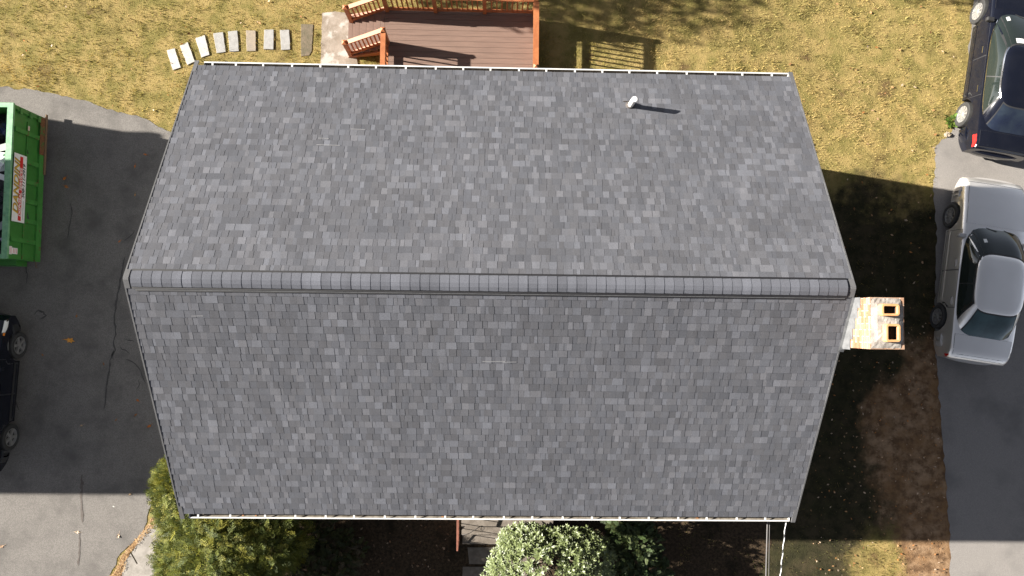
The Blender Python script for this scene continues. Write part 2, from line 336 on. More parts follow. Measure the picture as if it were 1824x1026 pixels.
def strip(name, pts, w, z, m, seed=0):
    r = random.Random(seed); P = []
    for i in range(len(pts)-1):
        a, c = Vector((*pts[i],0)), Vector((*pts[i+1],0)); n = max(2, int((c-a).length/0.09))
        for k in range(n): P.append(a.lerp(c, k/n) + Vector((r.uniform(-1,1), r.uniform(-1,1), 0))*0.018)
    P.append(Vector((*pts[-1],0))); rows = []
    for i, p in enumerate(P):
        d = (P[min(i+1,len(P)-1)]-P[max(i-1,0)]).normalized(); nn = Vector((-d.y,d.x,0)); ww = w*r.uniform(0.4,1.25)*(0.3 if i in (0,len(P)-1) else 1)
        rows.append([(p.x+nn.x*ww/2, p.y+nn.y*ww/2, z),(p.x-nn.x*ww/2, p.y-nn.y*ww/2, z)])
    return struct(MB().grid(rows).obj(name, m))
CR = [[(-9.79, 0.98),(-9.89, 0.27),(-9.97, -0.22),(-10.00, -0.77),(-9.94, -0.96),(-9.99, -1.30),(-9.95, -1.48),(-10.06, -1.76),(-10.12, -2.27),(-10.18, -3.02)],
      [(-9.72, -1.19),(-9.60, -1.22),(-9.47, -1.25)],[(-9.84, -1.40),(-9.68, -1.49),(-9.56, -1.57)],[(-9.65, -1.72),(-9.46, -1.79),(-9.31, -1.93),(-9.24, -2.13),(-9.12, -2.34)],
      [(-9.31, -2.25),(-9.27, -2.38),(-9.38, -2.53)],[(-9.98, -1.48),(-10.04, -1.64),(-9.96, -1.74)],[(-12.37, 0.76),(-12.30, 0.47),(-12.32, 0.24)],[(-11.26, 2.39),(-11.19, 2.12),(-11.26, 1.75),(-11.30, 1.46)],
      [(-9.81, 1.39),(-9.67, 1.52),(-9.55, 1.70)],[(-12.08, -0.57),(-11.97, -0.46),(-11.85, -0.51),(-11.78, -0.59),(-11.93, -0.69)],[(-12.46, -2.63),(-12.48, -2.85),(-12.38, -3.07)]]
for i, c in enumerate(CR): strip('asphalt_crack', c, (0.03,0.045)[i in (0,9)], 0.0135, M['crack'], i)
strip('asphalt_stain', [(-10.68, -4.75),(-10.68, -5.53),(-10.63, -5.96)], 0.075, 0.0135, M['stain'], 40)
strip('asphalt_stain', [(-10.68, -6.25),(-10.69, -6.75),(-10.69, -7.08)], 0.05, 0.0135, M['stain'], 41)

# ------------------------------------------------------------------ house
EZ, RISE, HW, HL = 5.0, 2.6696, 4.5788, 6.1
PITCH = math.atan2(RISE, HW); SLOPE = math.hypot(RISE, HW)
house = thing('house', 'two storey house with grey shingled gable roof in the middle of the lot', 'house')
wl = MB(); WX, WY = 5.75, 4.12
zt = EZ + (HW-WY)*RISE/HW - 0.12; zr = EZ + RISE - 0.12
wl.add([(-WX,-WY,-0.3),(WX,-WY,-0.3),(WX,WY,-0.3),(-WX,WY,-0.3),(-WX,-WY,zt),(WX,-WY,zt),(WX,WY,zt),(-WX,WY,zt),(-WX,0,zr),(WX,0,zr)],
       [(0,1,5,4),(2,3,7,6),(1,2,6,9,5),(3,0,4,8,7)])
wl.obj('wall', M['siding'], house)
roof = MB()
def rp(s, x, t, off):                     # point on slope s (+1 north, -1 south), t metres up from the eave, off metres proud
    y = HW - t*math.cos(PITCH); z = EZ + t*math.sin(PITCH)
    return (x, s*(y + off*math.sin(PITCH)), z + off*math.cos(PITCH))
for s in (1,-1):
    A = [rp(s,x,t,o) for o in (-0.14,-0.012) for t in (0.14,SLOPE-0.0) for x in (-HL+0.02,HL-0.02)]
    roof.add(A, [(0,1,3,2),(4,6,7,5),(0,4,5,1),(2,3,7,6),(0,2,6,4),(1,5,7,3)])
roof_o = roof.obj('roof', M['felt'], house)
fb = MB()
for s in (1,-1):                          # fascia along the eaves and rake boards along the gables
    fb.box(-HL+0.03, HL-0.03, s*4.425-0.012, s*4.425+0.012, EZ-0.17, EZ+0.06)
    for x in (-HL+0.075, HL-0.075):
        a = [rp(s,x+d,t,o) for o in (-0.2,-0.1425) for t in (0.05,SLOPE-0.02) for d in (-0.012,0.012)]
        fb.add(a, [(0,1,3,2),(4,6,7,5),(0,4,5,1),(2,3,7,6),(0,2,6,4),(1,5,7,3)])
fb.obj('fascia', M['white'], house)

# shingles: courses of laminated tabs, each tab its own wedge
T00 = 0.145; EXPO = 0.1432; NC = 36
tabs = []
rt = random.Random(21)
def tone(base):
    u = rt.random()
    if u < 0.13: v = rt.uniform(0.136, 0.162)
    elif u < 0.30: v = rt.uniform(0.092, 0.102)
    elif u < 0.48: v = rt.uniform(0.124, 0.142)
    else: v = rt.uniform(0.102, 0.120)
    v *= base*0.80; k = rt.uniform(-0.035, 0.045)
    return (v*(0.95+k*0.35), v*(0.975), v*(1.10-k*0.5))
def tab(bm, s, xa, xb, t0, t1, h, col, sk):
    # wedge with the darker granule band that laminated shingles carry along the top of the exposure
    tm = t1 - 0.020; f = (tm-t0)/(t1-t0); dk_ = rt.choice((0.70,0.76,0.82,0.95,1.0)) if h < 0.0045 else rt.choice((0.80,0.92,1.0,1.0))
    zt0, zt1 = 0.003+h, -0.002+h*0.75; zm = zt0+(zt1-zt0)*f
    pts = [rp(s,xa,t0,zt0), rp(s,xb,t0,zt0), rp(s,xb-sk*f,tm,zm), rp(s,xa+sk*f,tm,zm), rp(s,xb-sk,t1,zt1), rp(s,xa+sk,t1,zt1),
           rp(s,xa,t0,-0.010), rp(s,xb,t0,-0.010), rp(s,xb-sk,t1,-0.010), rp(s,xa+sk,t1,-0.010)]
    fs = [(0,1,2,3),(3,2,4,5),(0,6,7,1),(1,7,8,4,2),(5,9,6,0,3)]
    if s > 0: fs = [f_[::-1] for f_ in fs]
    bm.add(pts, fs, 0, col); bm.c[-4] = tuple(v*dk_ for v in col)
for s in (1,-1):
    for c in range(NC):
        t0 = T00 + c*EXPO - 0.012; t1 = min(t0 + EXPO + 0.012, SLOPE-0.004)
        lb = 0.95 + 0.10*rt.random()
        x = -HL + rt.uniform(-0.15, 0.0); up = rt.random() < 0.5
        while x < HL:
            w = rt.choice((0.08,0.11,0.13,0.15,0.18)) + rt.uniform(-0.02,0.02) if up else rt.uniform(0.05,0.15)
            xa, xb = max(x,-HL), min(x+w,HL)
            if xb-xa > 0.015: tabs.append((s, xa, xb-0.0015, t0, t1, (0.0052 if up else 0.0024)+rt.uniform(0,0.001), tone(lb), rt.uniform(-0.002,0.006) if up else 0.0, c))
            x += w; up = not up if rt.random() < 0.9 else up
# the 300 that show largest: widest tabs of the courses nearest the ridge and camera
rank = sorted(range(len(tabs)), key=lambda i: -(tabs[i][2]-tabs[i][1])*(0.6+0.4*tabs[i][8]/NC)*(1.0 if 8 < tabs[i][8] < NC-2 else 0.7))
single = set(rank[:300]); mass = MB()
for i, (s, xa, xb, t0, t1, h, col, sk, c) in enumerate(tabs):
    if i in single:
        one = MB(); tab(one, s, xa, xb, t0, t1, h, col, sk); one.obj('shingle', M['shingle'], roof_o)
    else: tab(mass, s, xa, xb, t0, t1, h, col, sk)
sm = mass.obj('shingle_field', M['shingle'], roof_o); sm['kind'] = 'stuff'
for (s, x, t, l) in ((1,-3.13,2.25,0.22),(1,-3.24,2.08,0.10),(1,-2.62,1.83,0.14),(-1,0.02,3.75,0.20),(-1,0.30,3.74,0.12),(-1,-5.0,4.6,0.10)):
    b = MB(); b.add([rp(s,x-l,t,0.0105),rp(s,x+l,t+0.006,0.0105),rp(s,x+l,t+0.018,0.0105),rp(s,x-l,t+0.012,0.0105)], [(0,1,2,3) if s < 0 else (3,2,1,0)], 0, (0.22,0.22,0.23)); b.obj('scuff_mark', M['shingle'], roof_o)
# rake edge starter strips
for s in (1,-1):
    for x in (-HL, HL):
        rk = MB()
        for k in range(int(SLOPE/0.33)):
            t0, t1 = k*0.33, min((k+1)*0.33-0.004, SLOPE-0.02); v = rt.uniform(0.085,0.11); d = 0.035 if x < 0 else -0.035
            a = [rp(s,xx,t,o) for o in (-0.012,0.0115) for t in (t0,t1) for xx in sorted((x-d*0.12, x+d*(2.2 if k == 0 else 0.6)))]
            rk.add(a, [(0,1,3,2),(4,6,7,5),(0,4,5,1),(2,3,7,6),(0,2,6,4),(1,5,7,3)], 0, (v,v,v*1.03))
        rk.obj('rake_edge', M['shingle'], roof_o)
# ridge vent with cap shingles
zrid = EZ + RISE
def vent_y(o, up):                         # (y,z) of the vent's upper skin
    return [(-0.134+o, zrid-0.046+up), (-0.070+o*0.5, zrid-0.008+up), (0, zrid+0.008+up), (0.070-o*0.5, zrid-0.008+up), (0.134-o, zrid-0.046+up)]
vb = MB(); X0, X1 = -5.98, 5.97
for s in (1,-1):
    vb.bar((X0, s*0.150, zrid-0.075), (X1, s*0.150, zrid-0.075), 0.034, 0.030)
    vb.bar((X0, s*0.100, zrid-0.062), (X1, s*0.100, zrid-0.062), 0.060, 0.050)
vb.box(X0+0.01, X1-0.005, -0.06, 0.06, zrid-0.06, zrid-0.022)
vb.bar((X0+0.05,-0.193,zrid-0.100),(X1-0.02,-0.193,zrid-0.100),0.018,0.012)  # black bar stands in for the shadow below the lip
rv = vb.obj('ridge_vent', M['black'], roof_o)
MB().bar((X0+0.05,-0.176,zrid-0.088),(X1-0.02,-0.176,zrid-0.088),0.012,0.016).obj('vent_lip', M['grey_edge'], roof_o)
NCAP = 73; cw = (X1-X0-0.02)/NCAP
for k in range(NCAP):
    xa = X0 + k*cw; xb = xa + cw + 0.012; v = rt.uniform(0.088,0.112)*(1.12 if rt.random() < 0.12 else 1)
    ra, rb = 0.003, 0.0072
    rr = rt.uniform(0,0.002); cm = MB(); P0 = vent_y(0, ra+rr); P1 = vent_y(0, rb+rr)
    top = [(xa,*p) for p in P0] + [(xb,*p) for p in P1]; bot = [(x,y,z-0.014) for x,y,z in top]; n = 5
    fs = [(i,n+i,n+i+1,i+1) for i in range(4)]
    fs += [(i+2*n, i, i+1, i+1+2*n) for i in range(4)] + [(n+i, n+i+2*n, n+i+1+2*n, n+i+1) for i in range(4)]
    fs += [(0,2*n,3*n,n),(n+4,3*n+4,2*n+4,4)]
    cm.add(top+bot, fs, 0, (v*0.93, v*0.97, v*1.13)); cm.obj('ridge_cap', M['shingle'], roof_o)
for xa, xb in ((-HL, X0-0.03),(X1+0.035, HL)):
    cm = MB(); v = 0.10
    rows = [[(x, y, zrid - abs(y)*0.583 + 0.020 - 0.012*(abs(y) < 0.01)) for y in (-0.16,-0.08,-0.02,0.02,0.08,0.16)] for x in (xa, xb)]
    cm.grid(rows); cm.c = [(v,v,v*1.03)]*len(cm.f); cm.obj('ridge_cap', M['shingle'], roof_o)

# gutters
for s, xa, xb in ((1,-5.93,6.03),(-1,-5.95,6.0)):
    y0, y1 = HW-0.138, HW-0.012; gut = MB()
    prof = [(y0,EZ-0.018),(y0,EZ-0.12),(y1-0.05,EZ-0.12),(y1-0.006,EZ-0.06),(y1-0.006,EZ-0.026),(y1-0.020,EZ-0.026),(y1-0.020,EZ-0.014),(y1+0.006,EZ-0.014),(y1+0.006,EZ-0.065),(y1-0.045,EZ-0.128),(y0-0.006,EZ-0.128),(y0-0.006,EZ-0.018)]
    rows = [[(x, s*y, z) for y, z in prof] for x in (xa, xb)]; gut.grid(rows, closed=True); gut.mi[:4] = [1]*4
    for x in (xa, xb): gut.box(x-0.004, x+0.004, *sorted((s*y0, s*(y1+0.004))), EZ-0.126, EZ-0.016)
    gut.box(xa+0.01, xb-0.01, *sorted((s*(y0+0.004), s*(y1-0.045))), EZ-0.119, EZ-0.112, 1)
    go = gut.obj('gutter', [M['white'], M['gutter_in']], house)
    hs_x = [(-5.76, 4.52)[0], (-5.29, 4.49)[0], (-4.74, 4.50)[0]] if s > 0 else [(-5.77, -4.49)[0], (-5.14, -4.49)[0], (-4.46, -4.46)[0]]
    xk = hs_x[-1]
    while xk < xb-0.35: xk += 0.585+rt.uniform(-0.03,0.03); hs_x.append(xk)
    for xk in hs_x: MB().box(xk-0.018, xk+0.018, *sorted((s*(y0+0.01), s*(y1-0.019))), EZ-0.022, EZ-0.011).obj('gutter_hanger', M['white'], go)
    # a few leaves and twigs caught in the trough
    for k in range(9):
        xk = rt.uniform(xa+0.4, xb-0.4); yk = s*(y0+rt.uniform(0.06,0.10)); b = MB(); c = rt.choice(((0.30,0.14,0.06),(0.20,0.10,0.05),(0.38,0.24,0.13))); w_ = rt.uniform(0.015,0.035)
        b.add([(xk-w_,yk,EZ-0.09),(xk,yk-0.012,EZ-0.085),(xk+w_*1.4,yk+0.004,EZ-0.08),(xk,yk+0.016,EZ-0.09)],[(0,1,2,3)],0,c); b.obj('gutter_leaf', M['litter'], go)

# plumbing vent
px_, py_ = 2.652, 3.66; pz = EZ + RISE - py_*RISE/HW
vp = MB(); vp.tube([(px_,py_,pz-0.1),(px_,py_,pz+0.46)], 0.055, 20); vp.tube([(px_,py_,pz+0.455),(px_,py_,pz+0.30)], 0.040, 20, 1)
vpo = vp.obj('vent_pipe', [M['pvc'], M['gutter_in']], house, True, 40)
bt = MB(); bt.tube([(px_,py_,pz-0.08),(px_,py_,pz+0.03),(px_,py_,pz+0.085)], [0.115,0.085,0.060], 20)
t_ = (HW-py_)/math.cos(PITCH)
A = [rp(1,px_+dx,t_+dt,o) for o in (0.002,0.014) for dt in (-0.08,0.145) for dx in (-0.14,0.10)]
bo = bt.obj('pipe_boot', M['rubber'], vpo, True, 50)
bp = MB(); bp.box(-0.13,0.05,0.0,0.018,0,0.014,T=lambda p: rp(1,px_+p[0],t_-0.115+p[1],p[2]+0.008)); bp.obj('pipe_flashing', M['rubber'], vpo)

# chimney
CX0, CX1, CY0, CY1, CZ = 6.13, 6.69, -1.015, -0.172, 8.08
ch = MB(); ch.box(CX0+0.008, CX1-0.008, CY0+0.008, CY1-0.008, -0.2, CZ-0.002)
cho = ch.obj('chimney', M['mortar'], house)
rb_ = random.Random(9)
def bcol():
    k = rb_.random(); a = Vector((0.30,0.175,0.11)); c = Vector((0.38,0.26,0.185)); d = Vector((0.24,0.11,0.06))
    v = a.lerp(c if k < 0.5 else d, rb_.random()); return tuple(v)
low = MB(); ncr = int((CZ+0.2)/0.076)
for k in range(ncr):
    z1 = CZ - k*0.076; z0 = z1-0.066; odd = k % 2
    def course(a, b_, first):
        x = a; out = []; w = first
        while x < b_-0.02: out.append((x, min(x+w, b_))); x += w+0.010; w = 0.2
        return out
    bl = []
    for ya, yb in course(CY0, CY1, 0.2 if odd else 0.1):
        bl.append((CX0, CX0+0.06, ya, yb)); bl.append((CX1-0.06, CX1, ya, yb))
    for xa, xb in course(CX0+0.07, CX1-0.07, 0.13 if odd else 0.2):
        bl.append((xa, xb, CY0, CY0+0.06)); bl.append((xa, xb, CY1-0.06, CY1))
    for q in bl:
        j = rb_.uniform(-0.003,0.003); q = (q[0]+j, q[1]+j, q[2], q[3])
        if k < 17: MB().box(*q, z0, z1, 0, bcol()).obj('brick', M['brickcol'], cho)
        elif z0 > -0.05: low.box(*q, z0, z1, 0, bcol())
lo_ = low.obj('lower_brickwork', M['brickcol'], cho); lo_['kind'] = 'stuff'
cr = MB(); nx, ny = 12, 18; rows = []
for i in range(nx+1):
    row = []
    for j in range(ny+1):
        u, v = i/nx, j/ny; x = CX0+0.012+(CX1-CX0-0.03)*u; y = CY0+0.015+(CY1-CY0-0.03)*v; e = min(u,1-u,v,1-v)
        x += rb_.uniform(-0.008,0.008)*(e == 0); y += rb_.uniform(-0.008,0.008)*(e == 0)
        if u > 0.93 and (v < 0.16 or v > 0.84): x -= 0.055
        row.append((x, y, CZ+0.004+min(e,0.2)*0.22+rb_.uniform(-0.004,0.004)))
    rows.append(row)
cr.grid(rows)
edge = [rows[i][0] for i in range(nx+1)]+[rows[nx][j] for j in range(1,ny+1)]+[rows[i][ny] for i in range(nx-1,-1,-1)]+[rows[0][j] for j in range(ny-1,0,-1)]
cr.grid([edge, [(x,y,CZ-0.006) for x,y,z in edge]], closed=True)
cr.obj('mortar_cap', M['crown'], cho)
for (xa, xb, ya, yb) in ((6.245,6.540,-0.475,-0.279),(6.310,6.550,-0.895,-0.602)):
    fl = MB(); n = 6
    def ring(d, r, z):
        P = []
        for cx, cy, a0 in ((xb-d-r,yb-d-r,0),(xa+d+r,yb-d-r,90),(xa+d+r,ya+d+r,180),(xb-d-r,ya+d+r,270)):
            for k in range(n): a = R(a0+90*k/(n-1)); P.append((cx+r*math.cos(a), cy+r*math.sin(a), z))
        return P
    zt_ = CZ+0.155
    fl.grid([ring(0,0.045,CZ),ring(0,0.045,zt_-0.01),ring(0.006,0.04,zt_),ring(0.034,0.02,zt_),ring(0.040,0.015,zt_-0.012)], 0, True)
    fl.grid([ring(0.040,0.015,zt_-0.012),ring(0.040,0.015,zt_-0.05)], 0, True); fl.grid([ring(0.040,0.015,zt_-0.05),ring(0.040,0.015,CZ-0.25)], 1, True)
    fl.add(ring(0.040,0.015,CZ+0.052), [tuple(range(4*n))], 1)  # near-black plug: the soot tone also paints the shaft's deep shade
    fl.obj('flue_liner', [M['clay'], M['soot_shade']], cho, True, 40)
# stepped flashing against the brick and onto the rake
ff = MB()
def rz_(y): return EZ + RISE - abs(y)*RISE/HW
yy = np.linspace(CY1+0.01, CY0-0.03, 6)
for i in range(5):
    a, c = yy[i], yy[i+1]; top = rz_(a)+0.19+0.01*i
    ff.add([(CX0-0.004,a,rz_(a)-0.06),(CX0-0.004,c,rz_(c)-0.06),(CX0-0.004,c,top),(CX0-0.004,a,top),(CX0-0.010,a,rz_(a)-0.06),(CX0-0.010,c,rz_(c)-0.06),(CX0-0.010-0.003*i*0.3,c,top),(CX0-0.010,a,top)],
           [(4,5,6,7),(3,2,1,0),(7,6,2,3),(4,7,3,0),(5,1,2,6)])
    ff.add([(CX0-0.055,a,rz_(a)+0.016),(CX0-0.055,c,rz_(c)+0.016),(CX0-0.008,c,rz_(c)+0.022),(CX0-0.008,a,rz_(a)+0.022)], [(0,1,2,3)])
ff.add([(CX0-0.09,CY0-0.075,rz_(CY0)+0.015),(CX0+0.03,CY0-0.085,rz_(CY0)-0.01),(CX0+0.03,CY0-0.012,rz_(CY0)+0.05),(CX0-0.06,CY0-0.005,rz_(CY0)+0.055),(CX0-0.07,CY0-0.06,rz_(CY0)-0.06),(CX0+0.03,CY0-0.07,rz_(CY0)-0.08)], [(0,1,2,3),(0,4,5,1)])
ff.obj('step_flashing', M['lead'], cho)

# ------------------------------------------------------------------ deck with stairs and railings
D = 0.62
deck = thing('deck', 'brown composite deck with orange stained railings and stairs behind the house', 'deck')
DX0, DX1, DY0, DY1 = -2.96, 1.03, 4.15, 7.60
nb = 24; bw = (DY1-DY0)/nb
for k in range(nb):
    y0 = DY0 + k*bw; MB().box(DX0, DX1-0.02, y0+0.003, y0+bw-0.003, D-0.028, D+rt.uniform(-0.001,0.001)).obj('deck_board', M['deck'], deck)
fr = MB()
fr.box(DX0+0.02, DX0+0.06, DY0, DY1, D-0.24, D-0.0285); fr.box(DX1-0.05, DX1-0.01, DY0, DY1, D-0.24, D-0.0285)
fr.box(DX0+0.06, DX1-0.05, DY1-0.05, DY1-0.01, D-0.24, D-0.0285)
for k in range(1,9): x = DX0 + (DX1-DX0)*k/9; fr.box(x-0.02, x+0.02, DY0, DY1-0.05, D-0.22, D-0.0285)
fr.obj('deck_frame', M['cedar_dark'], deck)
for q in ((DX0+0.062,DX0+0.082,DY0,DY1-0.06),(DX0+0.083,DX1-0.06,DY1-0.082,DY1-0.062)): MB().box(*q,-0.05,D-0.245).obj('skirt_panel', M['cedar_dark'], deck)
def post(x, y, z0, z1, s=0.095, cap=True):
    o = MB().box(x-s/2, x+s/2, y-s/2, y+s/2, z0, z1).obj('post', M['cedar'], deck)
    if cap:
        c = MB(); h = s/2+0.012
        c.box(x-h, x+h, y-h, y+h, z1, z1+0.018); c.add([(x-h,y-h,z1+0.018),(x+h,y-h,z1+0.018),(x+h,y+h,z1+0.018),(x-h,y+h,z1+0.018),(x,y,z1+0.07)], [(0,1,4),(1,2,4),(2,3,4),(3,0,4)])
        c.obj('post_cap', M['cedar'], o)
def railing(a, c, za, zc, h=0.82, cap_w=0.125, step=0.122, low_=0.09, m='cedar'):
    a = Vector((*a, 0)); c = Vector((*c, 0)); L = (c-a).length; n = max(1, int(L/step))
    r_ = MB(); r_.bar((a.x,a.y,za+h+0.045),(c.x,c.y,zc+h+0.045),cap_w,0.035); r_.bar((a.x,a.y,za+h-0.012),(c.x,c.y,zc+h-0.012),0.04,0.075)
    r_.bar((a.x,a.y,za+low_+0.03),(c.x,c.y,zc+low_+0.03),0.06,0.08)
    ro = r_.obj('railing', M[m], deck)
    bm_ = None
    for k in range(1, n):
        p = a.lerp(c, k/n); z = za+(zc-za)*k/n
        if bm_ is None: bm_ = MB().box(-0.017,0.017,-0.017,0.017,low_+0.07,h-0.05).mesh('baluster', M['cedar'])
        bo_ = link('baluster', bm_, ro); bo_.location = (p.x, p.y, z)
NP = [(-2.89,7.53),(-1.62,7.53),(-0.33,7.53),(0.97,7.53)]
for i, p in enumerate(NP): post(*p, -0.2 if i != 3 else -0.1, D+0.93)
for i in range(3): railing((NP[i][0]+0.05,7.53),(NP[i+1][0]-0.05,7.53), D, D)
post(-2.86,6.66,-0.2,D+0.90); post(-2.86,4.22,0.0,D+0.82,cap=False)
railing((-2.86,6.61),(-2.86,4.26), D, D)
post(0.985,5.80,0.1,D+0.91); post(0.985,4.22,0.1,D+0.82,cap=False)
railing((0.985,7.48),(0.985,5.85), D, D, cap_w=0.145); railing((0.985,5.75),(0.985,4.26), D, D, cap_w=0.145)
for k in range(5):                        # stairs: five treads of two boards
    x1 = -2.96 - 0.206*(4-k); x0 = x1-0.206; z = D*(k+1)/5 - (0.0 if k < 4 else 0.004)
    for j in range(2):
        MB().box(x0-0.012+j*0.109, x0-0.012+j*0.109+0.104, 6.50, 7.56, z-0.028, z).obj('stair_tread', M['deck'], deck)
    MB().box(x0+0.004, x0+0.022, 6.50, 7.56, z-D/5+0.001, z-0.0285).obj('stair_riser', M['deck'], deck)
for y in (6.47, 7.585):
    stg = MB(); stg.add([(-4.0,y-0.02,0.03),(-3.9,y-0.02,0.03),(-2.95,y-0.02,D-0.28),(-2.95,y-0.02,D-0.03),(-3.98,y-0.02,0.11),(-4.0,y+0.02,0.03),(-3.9,y+0.02,0.03),(-2.95,y+0.02,D-0.28),(-2.95,y+0.02,D-0.03),(-3.98,y+0.02,0.11)],
        [(0,1,2,3,4),(9,8,7,6,5),(0,5,6,1),(1,6,7,2),(2,7,8,3),(3,8,9,4),(4,9,5,0)]); stg.obj('stair_stringer', M['cedar_dark'], deck)
post(-3.92,7.42,0.02,1.02); post(-3.92,6.50,0.02,1.02)
railing((-3.88,7.43),(-2.94,7.52), 0.12, D+0.03, cap_w=0.105, step=0.105); railing((-3.88,6.51),(-2.91,6.64), 0.12, D+0.03, cap_w=0.105, step=0.105)

# ------------------------------------------------------------------ stepping stones
ST = [([(-8.86,6.56),(-8.65,6.62),(-8.47,6.10),(-8.68,6.02)],'stone','white rectangular stepping stone nearest the left driveway, at the end of the row'),
      ([(-8.52,6.69),(-8.31,6.80),(-8.10,6.27),(-8.30,6.17)],'stone','white tilted stepping stone just above the roof corner, second from the driveway end'),
      ([(-8.11,6.91),(-7.86,7.00),(-7.72,6.46),(-7.93,6.38)],'stone','broad white stepping stone where the row bends, third from the driveway end'),
      ([(-7.64,7.05),(-7.38,7.09),(-7.29,6.55),(-7.53,6.51)],'stone_grey','bluish grey stepping stone, slightly tilted, fourth from the driveway end'),
      ([(-7.25,7.11),(-7.00,7.14),(-6.94,6.58),(-7.19,6.56)],'stone_grey','grey stepping stone fifth from the driveway end, between the bluish and the tan ones'),
      ([(-6.77,7.15),(-6.51,7.15),(-6.49,6.59),(-6.73,6.58)],'stone_tan','tan stained stepping stone in the middle of the lawn row'),
      ([(-6.28,7.18),(-6.03,7.19),(-6.02,6.64),(-6.28,6.64)],'stone_grey','upright grey stepping stone just to the deck side of the tan one'),
      ([(-5.86,7.18),(-5.61,7.19),(-5.57,6.65),(-5.81,6.63)],'stone_grey','grey stepping stone beside the big brown one'),
      ([(-5.30,7.36),(-4.97,7.36),(-4.99,6.62),(-5.06,6.50),(-5.28,6.47)],'stone_brown','large brown sunken stepping stone next to the concrete pad')]
for i, (p, m, lb) in enumerate(ST):
    o = sheet('stepping_stone', rough_poly(p, 0.09, 0.006, 30+i), 0.028 if i < 8 else 0.014, M[m], 0.06)
    bv = o.modifiers.new('bevel', 'BEVEL'); bv.width = 0.005; bv.segments = 1; bv.limit_method = 'ANGLE'; bv.angle_limit = R(60)
    tag(o, lb, 'stepping stone', 'stepping stones curving across the back lawn')

# ------------------------------------------------------------------ front stoop, railing, walk
stp = thing('front_stoop', 'concrete front steps half hidden by the pale rhododendron', 'steps')
MB().box(-0.75,1.6,-5.85,-4.1,-0.05,0.62).obj('landing', M['stoop'], stp)
MB().box(-0.75,1.6,-6.12,-5.855,-0.05,0.40).obj('step', M['stoop'], stp)
MB().box(-0.73,1.6,-6.42,-6.125,-0.05,0.20).obj('step', M['stoop'], stp)
struct(sheet('front_walk', [(-0.60,-6.56),(1.4,-6.54),(1.4,-6.98),(-0.55,-6.99)], 0.02, M['stoop'], 0.05))
struct(sheet('front_walk', [(-0.72,-7.06),(1.4,-7.05),(1.4,-9.0),(-0.76,-9.0)], 0.02, M['stoop'], 0.05))
pr = thing('porch_railing', 'red brown iron handrail running out from the front steps', 'railing')
MB().bar((-0.83,-5.0,1.15),(-0.83,-6.35,0.95),0.045,0.03).obj('handrail', M['rust_paint'], pr)
MB().bar((-0.83,-5.0,0.75),(-0.83,-6.35,0.30),0.03,0.02).obj('bottom_rail', M['rust_paint'], pr)
for k in range(8): y = -5.05-0.18*k; MB().bar((-0.83,y,0.70-0.06*k),(-0.83,y,1.14-0.0266*k),0.016,0.016).obj('baluster', M['rust_paint'], pr)
MB().box(-0.85,-0.81,-6.37,-6.33,0.0,0.98).obj('post', M['rust_paint'], pr)
sc_ = MB(); P = [(-0.72,-6.02,0.80)]+[(-0.60+0.42*t,-6.02+0.27*t,0.80) for t in (0.1,0.4,0.7)]
for k in range(16): a = R(150-28*k); rr = 0.075*(1-k/19); P.append((-0.22+rr*math.cos(a), -5.86+rr*math.sin(a), 0.80))
sc_.tube(P, 0.009, 6); sc_.obj('scroll', M['iron'], pr, True)

# ------------------------------------------------------------------ service cables
def cable(name, lb, a, c, r, m, sag=0.25):
    P = [Vector(a).lerp(Vector(c), k/20) - Vector((0,0,4*sag*(k/20)*(1-k/20))) for k in range(21)]
    return tag(MB().tube(P, r, 6).obj(name, m, None, True), lb, 'cable')
cable('service_cable', 'grey overhead cable leaving the front of the house, beside the thinner one', (5.80,-4.35,4.35), (5.35,-16,5.4), 0.016, M['cable_grey'])
cable('service_cable', 'thin dark overhead wire between the grey cable and the white twisted one', (5.86,-4.35,4.30), (5.55,-16,5.3), 0.007, M['cable_grey'])
tw = thing('twisted_cable', 'twisted overhead cable with bare white strand showing as dashes near the gutter corner', 'cable')
for ph, m, r in ((0,'cable_white',0.0075),(math.pi,'trim',0.009)):
    P = []; a, c = Vector((6.05,-4.35,4.75)), Vector((4.75,-16,5.6))
    for k in range(241):
        t = k/240; p = a.lerp(c, t)-Vector((0,0,0.9*t*(1-t))); q = ph+t*2*math.pi*38
        P.append(p+Vector((math.cos(q)*0.008, 0, math.sin(q)*0.008)))
    MB().tube(P, r, 5).obj('strand', M[m], tw, True)

# ------------------------------------------------------------------ dumpster
dm = thing('dumpster', 'green roll off dumpster with a company sign, full of debris, on the left driveway', 'dumpster', (-11.93,0,0))
Y0, Y1, ZB, ZT, WD = 0.80, 4.62, 0.20, 1.50, 2.3
MB().box(-0.05,0.0,Y0,Y1,ZB,ZT-0.07).obj('side_panel', M['green'], dm)
MB().box(-WD,-WD+0.05,Y0,Y1,ZB,ZT-0.07).obj('side_panel', M['green'], dm)
MB().box(-WD+0.051,-0.051,Y0+0.0,Y0+0.06,ZB,ZT-0.07).obj('end_panel', M['green'], dm)
MB().box(-WD+0.051,-0.051,Y1-0.06,Y1,ZB,ZT-0.07).obj('tailgate', M['green'], dm)
MB().box(-WD+0.051,-0.051,Y0+0.061,Y1-0.061,ZB,ZB+0.05).obj('floor', M['rust'], dm)
rm = MB(); rm.box(-0.13,0.012,Y0-0.02,Y1+0.02,ZT-0.069,ZT); rm.box(-WD-0.012,-WD+0.13,Y0-0.02,Y1+0.02,ZT-0.069,ZT)
rm.box(-WD+0.131,-0.131,Y1-0.09,Y1+0.02,ZT-0.069,ZT-0.002); rm.box(-WD+0.131,-0.131,Y0-0.02,Y0+0.09,ZT-0.069,ZT-0.002); rm.obj('top_rim', M['rim_green'], dm)
